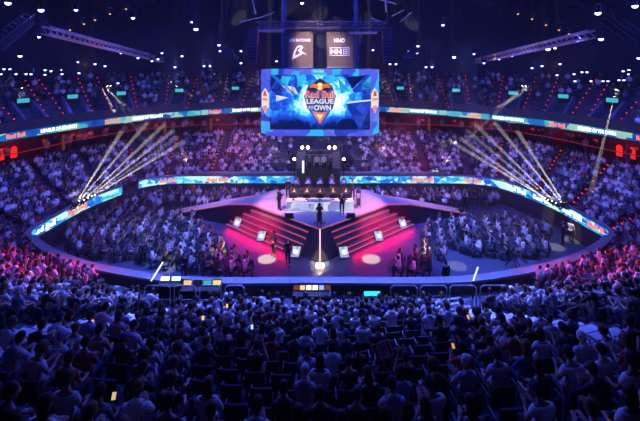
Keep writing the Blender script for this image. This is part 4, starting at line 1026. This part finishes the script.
# ------------------------------------------------------------------ near rail, control desk
r0 = None
HO = [(-8.9, 's')]
hx = [(-6.9, -5.9), (-5.7, -4.7), (-4.5, -3.6), (3.35, 4.6), (4.75, 6.0), (6.15, 7.4), (7.6, 8.9), (-8.3, -7.1)]
for i, (x0, x1) in enumerate(hx):
    y = 18.1; r = empty('crowd_rail', ((x0+x1)/2, y, Z0)); h = 1.22; a = (x1-x0)/2
    w = MB(); w.path([(-a,0,0),(-a,0,h-.12),(-a+.12,0,h),(a-.12,0,h),(a,0,h-.12),(a,0,0)], .028); w.build('hoop', M['rail'], r)
    w = MB(); w.path([(-a,0,.55),(a,0,.55)], .018)
    for k in range(1, 6): w.path([(-a+2*a*k/6,0,0),(-a+2*a*k/6,0,.55)], .01, 4)
    w.build('infill', M['rail'], r)
    o_ = sorted(hx).index((x0, x1)); tag(r, f'black hooped rail at the front of the near stand, {["first","second","third","fourth","fifth","sixth","seventh","eighth"][o_]} from the left', 'rail', 'hooped rails at the near edge')
def control_desk(px0, px1, y, label, cols):
    a, b_ = at(px0, y, 2.6), at(px1, y, 2.6); r = empty('control_desk', ((a.x+b_.x)/2, a.y-.12, Z0)); W = b_.x-a.x
    w = MB(); w.box((0, 0, .8), (W, .7, .08)); w.box((0, .3, .4), (W, .06, .8)); w.box((-W/2+.05, 0, .4), (.08, .6, .8)); w.box((W/2-.05, 0, .4), (.08, .6, .8)); w.build('worktop', M['black'], r)
    n = len(cols); 
    for i, c in enumerate(cols):
        x = -W/2+W*(i+.5)/n; R = Matrix.Rotation(math.radians(-30), 3, 'X')
        w = MB(); w.box((x, .12, .98), (W/n*.9, .05, .24), R); o = w.build('monitor_housing', M['black'], r)
        w = MB(); w.box((x, .09, .99), (W/n*.8, .03, .19), R); w.build('display', emis('desk_display', c[:3], c[3]), o)
    tag(r, label, 'control desk')
control_desk(293, 331, 287, 'row of bright orange and white control screens at the near rail', [(.5,.12,.05,.4),(.9,.6,.3,1.2),(1,.8,.55,2.0),(1,.85,.7,2.0),(.4,.5,.9,1),(.3,.1,.05,.5)])
control_desk(362, 382, 293, 'single teal control screen behind the near rail', [(.03,.6,.75,1.6)])
control_desk(183, 222, 282, 'low desk with a few small yellowish screens at the left part of the rail', [(.9,.5,.1,1.2),(.05,.05,.1,.2),(.1,.5,.6,.8),(.9,.65,.1,1.3)])
control_desk(160, 182, 278, 'cluster of bright white control screens at the left end of the rail', [(.8,.85,.9,1.8),(.6,.9,.8,1.6)])
for (x0, y0, x1, y1, lb) in ((151, 281, 163, 262, 'slanting white light stick at the left end of the near rail'), (473, 281, 478, 267, 'slanting white light stick at the right end of the near rail')):
    D = 18.2 if x0 < 300 else 19.0; a, b_ = far(x0, y0, D), far(x1, y1, D+.4); r = empty('light_stick', (a.x, a.y, Z0)); w = MB(); w.tube((0, 0, 0), (0, 0, a.z-Z0), .04); w.build('pole', M['black'], r)
    w = MB(); w.tube((0, 0, a.z-Z0), b_-Vector((a.x, a.y, Z0)), .035, n=6); w.build('tube_lamp', emis('stick_glow', (.9, .85, 1), 1.4), r); tag(r, lb, 'lamp')
# flat items held or glowing among the crowd
q = far(383, 350, 7.6); r = empty('cardboard_sign', q, -.2); R = Matrix.Rotation(math.radians(-27), 4, 'Y') @ Matrix.Rotation(math.radians(-25), 4, 'X')
w = MB(); w.box((0, 0, 0), (.36, .02, .27)); w.xf(R); w.build('board', mat('blue_card', (.9,.9,.95), .7), r); w = MB(); w.box((-.145, -.012, 0), (.06, .004, .25)); w.box((.145, -.012, 0), (.06, .004, .25)); w.xf(R); w.build('red_bands', mat('red_card', (.6,.05,.05), .7), r)
w = MB()
for k in range(12): t0, t1 = 2*PI*k/12, 2*PI*(k+1)/12; w.tube((.085*math.cos(t0), -.014, .085*math.sin(t0)), (.085*math.cos(t1), -.014, .085*math.sin(t1)), .006, n=4)
w.tube((0, -.014, -.07), (0, -.014, .07), .012, n=4); w.tube((-.06, -.014, .02), (.06, -.014, .02), .012, n=4); w.xf(R); w.build('drawing', mat('sign_ink', (.05,.08,.3), .7), r)
w = MB(); w.tube(R @ Vector((0, .02, -.1)), Vector((-.02, .05, -.55)), .012, n=6); w.build('stick', M['pale'], r); tag(r, 'tilted hand-held card with red side bands and a round drawing', 'sign')
for px, py, D, c, lb in ((114, 396, 6.2, (1,.7,.35,.7), 'phone with bright warm screen held low in the bottom left crowd'), (453, 346, 8.6, (1,.4,.1,.8), 'phone glowing orange left of the empty rows'), (468, 317, 10.4, (1,.5,.12,.8), 'phone glowing yellow in the right block'), (203, 318, 10.5, (1,.5,.1,1.4), 'phone glowing orange in the left central crowd'), (227, 306, 11.6, (1,.5,.1,1.4), 'tiny phone glowing orange in the upper central crowd'), (252, 327, 10, (.4,.6,1,1.4), 'phone glowing pale blue in the central crowd')):
    q = far(px, py, D); r = empty('phone', q, .2); w = MB(); w.box((0, 0, 0), (.07, .010, .115)); w.xf(Matrix.Rotation(-.7, 4, 'X')); w.build('case', M['black'], r); w = MB(); w.box((0, -.009, 0), (.062, .004, .10)); w.xf(Matrix.Rotation(-.7, 4, 'X')); w.build('display', emis('phone_glow', c[:3], c[3]), r); tag(r, lb, 'phone')
q = far(94, 319, 10.3); r = empty('hand_torch', q); w = MB(); w.tube((0, 0, 0), (.0, -.1, .05), .03); w.build('barrel', M['black'], r); w = MB(); w.sph((0, -.11, .055), .045, 8, 6); w.build('glowing_tip', emis('torch_glow', (1, .12, .05), 7), r); tag(r, 'small red-glowing torch held up in the left near stand', 'torch')

# ------------------------------------------------------------------ rigging under the roof
def truss(m, a, b, w_=.5, n=None, r=.03):
    a, b = Vector(a), Vector(b); d = (b-a); Lh = d.length; d.normalize(); n = n or max(2, int(Lh/(w_*1.3)))
    sd = d.cross(Vector((0, 0, 1))).normalized()*w_/2; u = sd.cross(d).normalized()*w_/2
    cs = [sd+u, -sd+u, -sd-u, sd-u]
    for c in cs: m.tube(a+c, b+c, r, n=4)
    for i in range(n):
        p, q = a+d*(Lh*i/n), a+d*(Lh*(i+1)/n)
        for j in range(4): m.tube(p+cs[j], q+cs[(j+1) % 4], r*.5, n=3, caps=False)
def truss_thing(a, b, w_, label, m_=None, group=None, r=.03, hang=True):
    c = (Vector(a)+Vector(b))/2; t = empty('roof_truss', c); m = MB(); truss(m, Vector(a)-c, Vector(b)-c, w_, r=r); m.build('lattice', m_ or M['truss'], t)
    if hang:
        for f in (.15, .85): q = (Vector(a).lerp(Vector(b), f))-c; w = MB(); w.tube(q, (q.x, q.y, 23.9-c.z), .015, n=4); w.build('suspension_cable', M['black'], t)
    tag(t, label, 'truss', group); return t
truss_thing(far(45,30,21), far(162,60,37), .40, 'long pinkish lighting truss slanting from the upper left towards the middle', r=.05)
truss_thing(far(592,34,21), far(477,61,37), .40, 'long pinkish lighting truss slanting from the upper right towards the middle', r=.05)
truss_thing(far(-6,46,17), far(30,18,22), .5, 'dark short truss in the upper left corner', M['trussd'])
truss_thing(far(603,15,18), far(634,37,18), .5, 'dark short truss in the upper right corner', M['trussd'])
for i in range(9):
    x = (i-4)*7.5; truss_thing((x*.35, 26, 20.5), (x, 60, 17.5+abs(i-4)*.3), .7, ['far left','second','third','fourth','central','sixth','seventh','eighth','far right'][i]+' dark radial roof truss', M['trussd'], 'radial roof trusses', .04)
for i in range(6):
    sx = -1 if i < 3 else 1; k = i % 3; truss_thing((sx*3, 25, 20.5), (sx*34, 26+k*13, 18.5-k*.5), .7, f'dark cross truss on the {"left" if sx < 0 else "right"}, {["nearest","middle","rear"][k]} one', M['trussd'], 'cross trusses', .04)
g = empty('rigging_grid', (0, 30.4, 16)); w = MB()
a, b_ = far(262, 30.3, 30.8), far(379, 30.3, 30.8)
for y in (30.0, 32.5, 35): truss(w, Vector((a.x-.4, y-30.4, a.z+.35-16)), Vector((b_.x+.4, y-30.4, a.z+.35-16)), .5)
for x in (a.x, -2.2, 2.2, b_.x): truss(w, Vector((x, -.4, a.z+.35-16)), Vector((x, 4.6, a.z+.35-16)), .5)
w.build('lattice', M['trussd'], g); w = MB(); w.box((-6.5/2+.1-1, -.3, a.z-16-.1), (2.6, .12, .22)); w.box((3.4, -.3, a.z-16-.25), (2.2, .12, .2)); w.box((0, .0, a.z-16+.1), (6.4, .1, .1)); 
for q0, q1 in ((((240,22),(262,17))), ((392,16),(404,10)), ((378,-1),(396,4)), ((371,18),(386,24)), ((262,17),(275,12)), ((252,-2),(256,14)), ((385,-2),(386,12)), ((400,22),(412,12))): w.tube(far(*q0, 30.6)-g.location, far(*q1, 30.2)-g.location, .05, n=5)
w.build('crossbeam', mat('pale_beam', (.40, .33, .26), .6), g)
for x in (-2.95, 2.8):
    w = MB(); w.tube((x, .1, a.z-16-5.5), (x, .1, 7.85), .12, n=8); w.tube((x+.22, .1, a.z-16-5.5), (x+.22, .1, 7.85), .05, n=6); w.build('vertical_pole', mat('blue_pole', (.07, .08, .13), .5), g)
for x in (-4.0, 4.0): w = MB(); w.tube((x, 1.5, -3.3), (x, 1.5, 7.85), .03, n=4); w.build('suspension_cable', M['black'], g)
tag(g, 'dark rigging grid with pale beams above the hanging screen', 'rigging')
def line_array(px, y0, y1, D, lean, label, curve=0.0, n=10, wd=.72):
    a, b_ = far(px, y0, D), far(px+lean, y1, D); r = empty('line_array', b_); H = a.z-b_.z
    for i in range(n):
        f = (i+.5)/n; c = (a-b_)*(1-f); c.y -= curve*f*f; t = curve*.14*f
        w = MB(); R = Matrix.Rotation(t, 3, 'X'); w.box(c, (wd, .5, H/n*.88), R); cab = w.build('cabinet', M['dark'], r)
        w = MB(); w.box(c+R @ Vector((0, -.26, 0)), (wd*.9, .02, H/n*.62), R); w.build('grille', mat_gr, cab)
    w = MB(); w.box(a-b_+Vector((0, 0, .08)), (wd, .6, .1)); w.tube(a-b_+Vector((0, 0, .1)), (a.x-b_.x, 0, 23.9-b_.z), .03, n=4); w.build('flying_frame', M['black'], r)
    tag(r, label, 'speaker array', 'hanging line arrays')
mat_gr = mat('speaker_grille', (.015, .018, .04), .6)
line_array(253.5, 30, 63, 29, 0, 'tall black line array hanging left of the banners', 1.0); line_array(387, 30, 63, 29, -.5, 'tall black line array hanging right of the banners', 1.0)
line_array(222, 44, 59, 33, 14, 'curved dark line array hanging far left of the banners', 1.2, 8, .8); line_array(419, 44, 59, 33, -14, 'curved dark line array hanging far right of the banners', 1.2, 8, .8)

# lamps
LENS = emis('lamp_lens', (.36, .38, 1), 9); LENSW = emis('warm_bulb', (1, .45, .1), 2.0); LENSY = emis('pale_lens', (1, .85, .5), 6)
def mk_light(kind, name, loc, to, power, col, size=.1, angle=30, blend=.3, spread=None):
    l = bpy.data.lights.new(name, kind); l.energy = power; l.color = col
    if kind == 'SPOT': l.spot_size = math.radians(angle); l.spot_blend = blend; l.shadow_soft_size = size
    if kind == 'AREA':
        l.shape = 'DISK' if not hasattr(size, '__len__') else 'RECTANGLE'
        if hasattr(size, '__len__'): l.size, l.size_y = size
        else: l.size = size
        if spread: l.spread = math.radians(spread)
    o = bpy.data.objects.new(name, l); C.objects.link(o); o.location = loc
    o.rotation_euler = (Vector(to)-Vector(loc)).to_track_quat('-Z', 'Y').to_euler(); return o
def head_proto(lens, r_):
    t = empty('hanging_stage_lamp'); w = MB(); w.tube((0, 0, .02), (0, 0, .3), .16, .12, n=10); w.build('lamp_head', M['black'], t)
    w = MB(); w.sph((0, 0, -.0), (r_, r_, r_*.8), 10, 7); w.build('lens', lens, t)
    w = MB(); w.box((-.2, 0, .3), (.04, .1, .4)); w.box((.2, 0, .3), (.04, .1, .4)); w.box((0, 0, .52), (.44, .12, .06)); w.build('yoke', M['black'], t)
    w = MB(); w.tube((0, 0, .55), (0, 0, 1.6), .02, n=4); w.build('suspension_rod', M['black'], t); return t
PB, PS, PY = head_proto(LENS, .16), head_proto(LENS, .10), head_proto(LENSW, .07)
LAMPS = [(41,10,1),(76,10,0),(39,37,0),(20,56,1),(4,69,0),(10,69,0),(1,74,0),(16,74,0),(26,74,0),(31,74,0),(45,70,0),(51,71,0),(45,74.5,0),(62,70,0),(62,74,0),(79,73,0),(88,43.5,1),(93,45,0),(78,62,0),(95,64,0),(105,66,0),(121,53,0),(138,58,0),(152,61,0),(158,59,0),
 (196,29,1),(192,22,0),(219,45,0),(220,51,0),(228,51,0),(162,53,0),(182,56,0),(175,67,0),(204,66,0),(210,66,0),(241,51,0),(241,63,0),(247,62,0),(276.5,61,0),
 (373,50,0),(409,51,0),(418,46,0),(417,53,0),(443,25,0),(454,57,1),(474,54,0),(484,63,0),(499,59,0),(512,56,0),(390,64,0),(396,64,0),(426,67,0),(432,67,0),
 (598,13,1),(635,6,1),(601,39,1),(548,49,1),(555,48,0),(542,66,0),(532,68,0),(560,64,0),(557,75,0),(574,74,0),(582,72,0),(587,72,0),(575,81,0),(591,81,0),(603,81,0),(608,81,0),(619,80,0),(624,80,0),(623,71,0),(629,70,0),(628,74,0),(639,58,1),
 (8,3,1),(118,83,0),(302,3,0),(133,18,0)]
usedp = set(); HZM = haze('lamp_haze', .05, .2)
allL = sorted(LAMPS); 
def where(px, py, L):
    side = 'left' if px < 320 else 'right'
    S = sorted([q for q in L if (q[0] < 320) == (px < 320)], key=lambda q: q[0]); i = [q[:2] for q in S].index((px, py))
    lvl = 'high up' if py < 30 else 'at mid height' if py < 60 else 'low'
    return side, i, lvl
CONED = {(41,10),(20,56),(196,29),(443,25),(454,57),(88,43.5),(548,49),(601,39),(598,13),(220,51),(417,53)}
for (px, py, big) in LAMPS:
    D = 22 if py < 20 else 27 if py < 50 else 33
    pt = PB if big else PS; key = 'b' if big else 's'
    t = pt if key not in usedp else copy_tree(pt); usedp.add(key); t.location = far(px, py, D); t.rotation_euler.z = random.uniform(-1, 1)
    side, i, lvl = where(px, py, LAMPS)
    sfx = "st" if (i+1)%10==1 and i!=10 else "nd" if (i+1)%10==2 and i!=11 else "rd" if (i+1)%10==3 and i!=12 else "th"
    tag(t, f'{"large" if big else "small"} blue-white lamp {lvl}, {i+1}{sfx} from the {"left edge in the left" if side=="left" else "middle in the right"} roof', 'stage lamp', 'blue-white stage lamps under the roof')
    if (px, py) in CONED: mk_light('SPOT', 'lamp_light', t.location+Vector((0, 0, -.25)), (t.location.x*.6, t.location.y+2, 4), 6500, (.08, .12, 1), .1, 34, 1)
    if (px, py) in CONED:
        to = Vector((t.location.x*.55, t.location.y+1, t.location.z-5.5)); d = to-t.location; w = MB(); w.tube((0, 0, -.05), d*.75, .10, 1.15, n=18); w.build('light_cone', HZM, t) if False else None
YL = [(70,30),(84,24),(95,20),(110,14),(126,9),(518,14),(532,19),(546,25),(559,30),(569,34)]
for i, (px, py) in enumerate(YL):
    t = PY if i == 0 else copy_tree(PY); t.location = far(px, py, 30); tag(t, f'tiny amber work lamp in the dark {"left" if px < 320 else "right"} roof, {ORD[i%5] if i%5 else "first"} of five', 'lamp', 'amber work lamps in the roof')

# ------------------------------------------------------------------ light beams in the haze
BEAMM = haze('beam_haze', .10, .0)
def beam(p0, p1, power, r0, r1, label, col=(1, .9, .75), group='beam lamps', i=0):
    t = empty('searchlight', p0); d = p1-p0; q = d.to_track_quat('Z', 'Y').to_matrix().to_4x4()
    w = MB(); w.tube((0, 0, -.35), (0, 0, -.05), .10, .14, n=10); w.xf(q); w.build('lamp_head', M['black'], t)
    w = MB(); w.box((-.18, 0, -.3), (.04, .1, .4)); w.box((.18, 0, -.3), (.04, .1, .4)); w.box((0, 0, -.5), (.4, .12, .06)); w.xf(q); w.build('yoke', M['black'], t)
    w = MB(); w.sph((0, 0, -.06), .09, 8, 6); w.xf(q); w.build('lens', LENSY, t)
    w = MB(); w.tube((0, 0, .13), (0, 0, d.length), .03, r1, n=12); w.xf(q); w.build('beam', BEAMM, t)
    l = mk_light('SPOT', 'beam_light', p0+d.normalized()*.05, p1, power, col, size=.015, angle=math.degrees(2*math.atan(r1*1.05/d.length)), blend=.25)
    tag(t, label, 'beam lamp', group); return t
OR2 = ['first','second','third','fourth','fifth','sixth','seventh']
FANR = [(556,206,475,124),(561,205,494,122),(545,201,452,142),(548,203,460,138),(564,206,517,131),(552,204,466,130)]
FANL = [(84,203,165,124),(79,204,148,122),(95,198,184,141),(92,199,178,137),(76,206,122,131),(88,201,174,130)]
BP = 65000
for i, (x0, y0, x, y) in enumerate(FANL): beam(at(x0, y0-3, 2.45), far(x, y, 36.5), BP, .10, .24, f'pale beam rising from the left floor wall across the left stand, {OR2[i]} of six', group='beams from the left floor wall')
for i, (x0, y0, x, y) in enumerate(FANR): beam(at(x0, y0-3, 2.45), far(x, y, 36.5), BP, .10, .24, f'pale beam rising from the right floor wall across the right stand, {OR2[i]} of six', group='beams from the right floor wall')
for i, (x, y) in enumerate([(112,107),(124,106),(150,150),(168,158)]): beam(far(101+i*3.2, 86, 33), far(x, y, 36), BP*.25, .07, .13, f'thin beam falling from the lamp cluster over the left upper stand, {OR2[i]} of four', group='beams over the left upper stand')
for i, (x, y) in enumerate([(503,106),(497,108),(470,138),(466,141)]): beam(far(532-i*3.2, 86, 33), far(x, y, 36), BP*.25, .07, .13, f'thin beam falling from the lamp cluster over the right upper stand, {OR2[i]} of four', group='beams over the right upper stand')
for i, (x0, y0, x1, y1) in enumerate([(18,88,22,112),(22,88,40,128),(171,82,193,97),(214,74,230,93),(245,73,262,86)]): beam(far(x0,y0,33), far(x1,y1,34.5), BP*.10, .06, .10, f'short thin beam over the left upper stand, {OR2[i]} from the left', group='short beams on the left')
for i, (x0, y0, x1, y1) in enumerate([(391,74,380,85),(399,74,385,92),(421,76,408,93),(464,84,447,97),(619,90,606,112),(616,90,590,196)]): beam(far(x0,y0,30 if i == 5 else 33), far(x1,y1,30 if i == 5 else 34.5), BP*(.10 if i < 5 else .7), .06, .10 if i < 5 else .22, f'thin beam over the right upper stand, {OR2[i]} from the middle', group='thin beams on the right')

# ------------------------------------------------------------------ lights
BLUE = (.05, .11, 1)
def area(name, loc, to, P, col, sx, sy, spread=None): return mk_light('AREA', name, loc, to, P, col, (sx, sy), spread=spread)
area('blue_wash', (0, 26, 20), (0, 26, 0), 4600, (.03, .06, 1), 26, 12)
area('blue_wash_left', (-22, 22, 18), (-20, 30, 3), 1500, (.05, .10, 1), 8, 8); area('blue_wash_right', (22, 22, 18), (20, 30, 3), 1500, (.05, .10, 1), 8, 8)
area('far_wash', (0, 36.5, 14.5), (0, 42, 3), 700, (.42, .26, 1), 22, 2, 75);area('near_wash', (0, 23, 15), (0, 17.0, 2), 2500, (.12, .19, 1), 26, 1, 60); area('rear_row_wash', (0, 15, 17), (0, 10, 4), 430, (.05, .10, 1), 12, 4)
for sx in (-1, 1):
    mk_light('SPOT', 'pink_wash', (sx*4, 28, 16), (sx*9, 43.5, 4), 6500, (1, .12, .26), .3, 34, .9)
    mk_light('SPOT', 'stage_wash', (sx*8, 23, 12.8), (sx*2.6, 32.0, 1.7), 19000, (1, .46, .58), .3, 22, .5)
    mk_light('SPOT', 'red_floor_wash', (sx*10, 20, 12), (sx*4.6, 25.6, 0), 6000, (1, .0, .01), .3, 24, 1)
    mk_light('SPOT', 'red_step_wash', (sx*6, 20, 9), (sx*4.9, 29.0, .6), 30000, (1, .0, .008), .3, 24, 1)
    mk_light('SPOT', 'red_crowd_wash', (sx*4, 27, 8), (sx*15.5, 17.8, 4), 16000, (1, .0, .01), .3, 40, .9)
    mk_light('SPOT', 'red_front_row_wash', (sx*3, 30, 10), (sx*7.5, 36.4, 1), 5200, (1, .12, .2), .3, 20, 1)
for sx in (-1, 1):
    c, s_ = .773, .634; q = Vector((sx*(3.9+.634*1.55), 29.75-.773*1.55, .30)); l = area('step_glow', q, q+Vector((sx*.634, -.773, -.75)), 140, (1, .0, .01), 6.6, .12)
    dd = Vector((sx*.773, .634, 0)); nn = Vector((sx*.634, -.773, -.75)).normalized(); l.rotation_euler = Matrix((dd*sx, (-nn).cross(dd*sx), -nn)).transposed().to_euler()
    mk_light('SPOT', 'floor_crowd_wash', (sx*9, 24, 15), (sx*11.5, 27, 0), 15000, (.22, .29, 1), .3, 42, .8); mk_light('SPOT', 'rear_floor_wash', (sx*8, 30, 14), (sx*9, 35.2, 0), 8000, (.45, .30, 1), .3, 36, .8)
    mk_light('SPOT', 'side_stand_wash', (sx*10, 26, 16), (sx*22.5, 32, 4), 4600, (.13, .16, 1), .3, 60, 1)
    mk_light('SPOT', 'corner_stand_wash', (sx*8, 30, 16), (sx*18, 40, 4), 5000, (.38, .20, 1), .3, 44, 1)
mk_light('POINT', 'corner_glow', (0, 24.9, .5), (0, 0, 0), 60, (1, .6, .35), .1)
mk_light('POINT', 'booth_fill', (-.15, 36.0, 4.6), (0, 0, 0), 120, (.75, .7, 1), .2)  # the booth point is an added fill that lifts its dark interior
for y, c in ((30.25, (1, .5, .2)), (32.7, (.4, .4, 1))): area('desk_glow', (0, y+.12, 2.75), (0, y+1.2, 2.75), 45, c, 5, .2)
for i, (px, py) in enumerate([(267,259),(371,259),(320,263),(170,268),(217,259),(457,266),(423,259),(555,247),(572,240),(550,223),(509,202),(75,224),(92,213)]):
    p = at(px, py, 0); mk_light('SPOT', 'floor_pool', (p.x*.8, p.y-4, 19), p, 13*[9000,9000,5000,1800,2600,1800,2600,2000,1800,1800,1300,700,700][i], (1, .82, .42), .05, 3.9, .25)
for sx, px, py in ((1,444,158),(1,450,171),(-1,184,168),(-1,179,153)): p = far(px, py, 41); mk_light('SPOT', 'crowd_pool', (p.x*.6, 30, 17), p, 14000, (1, .8, .4), .05, 3.5, .3)

w_ = bpy.data.worlds.new('World'); bpy.context.scene.world = w_; w_.use_nodes = True
w_.node_tree.nodes['Background'].inputs['Color'].default_value = (.01, .02, .12, 1); w_.node_tree.nodes['Background'].inputs['Strength'].default_value = .02
hv = w_.node_tree.nodes.new('ShaderNodeVolumeScatter'); hv.inputs['Density'].default_value = .0015; hv.inputs['Anisotropy'].default_value = .1
w_.node_tree.links.new(hv.outputs[0], w_.node_tree.nodes['World Output'].inputs['Volume'])

cam = bpy.data.cameras.new('camera'); co = bpy.data.objects.new('camera', cam); C.objects.link(co); bpy.context.scene.camera = co
co.location = (0, 0, CH); co.rotation_euler = (PI/2, 0, 0); cam.sensor_width = 36; cam.lens = F/640*36; cam.shift_y = -(210.5-HZ)/640; cam.clip_end = 300; cam.clip_start = .1
sc = bpy.context.scene; vs = sc.view_settings; vs.view_transform = 'Standard'; vs.look = 'None'; vs.gamma = 1; vs.use_curve_mapping = False; vs.exposure = 0.0
sc.cycles.use_denoising = True; sc.cycles.max_bounces = 4; sc.cycles.volume_bounces = 0; sc.cycles.use_light_tree = True; sc.cycles.transparent_max_bounces = 16

for s in (-8.2, -6.6, -5, -3.5, -2.2, 2.2, 3.5, 5, 6.6, 8.2):
    q = ring(B_, s)+geo(s)[1]*.1; mk_light('POINT', 'suite_light', (q.x, q.y, 7.1), q, 26 if abs(s) < 7 else 60, (1, .05, .06), .15)

for sx in (-1, 1): mk_light('POINT', 'rigging_fill', (sx*5.5, 28, 17.6), (0, 0, 0), 60, (1, .8, .5), .1)  # unseen warm fills, added so the pale rigging beams catch light
mk_light('SPOT', 'banner_fill', (-1.5, 25, 19), (0, 30.6, 14.4), 7000, (1, .68, .45), .2, 40, .8)  # added warm fill without a fixture, brightens the banners
for sx in (-1, 1): mk_light('POINT', 'truss_tint_fill', (sx*16, 26, 13.2), (0, 0, 0), 120, (1, .5, .45), .2)  # pink fills added only to tint the long trusses
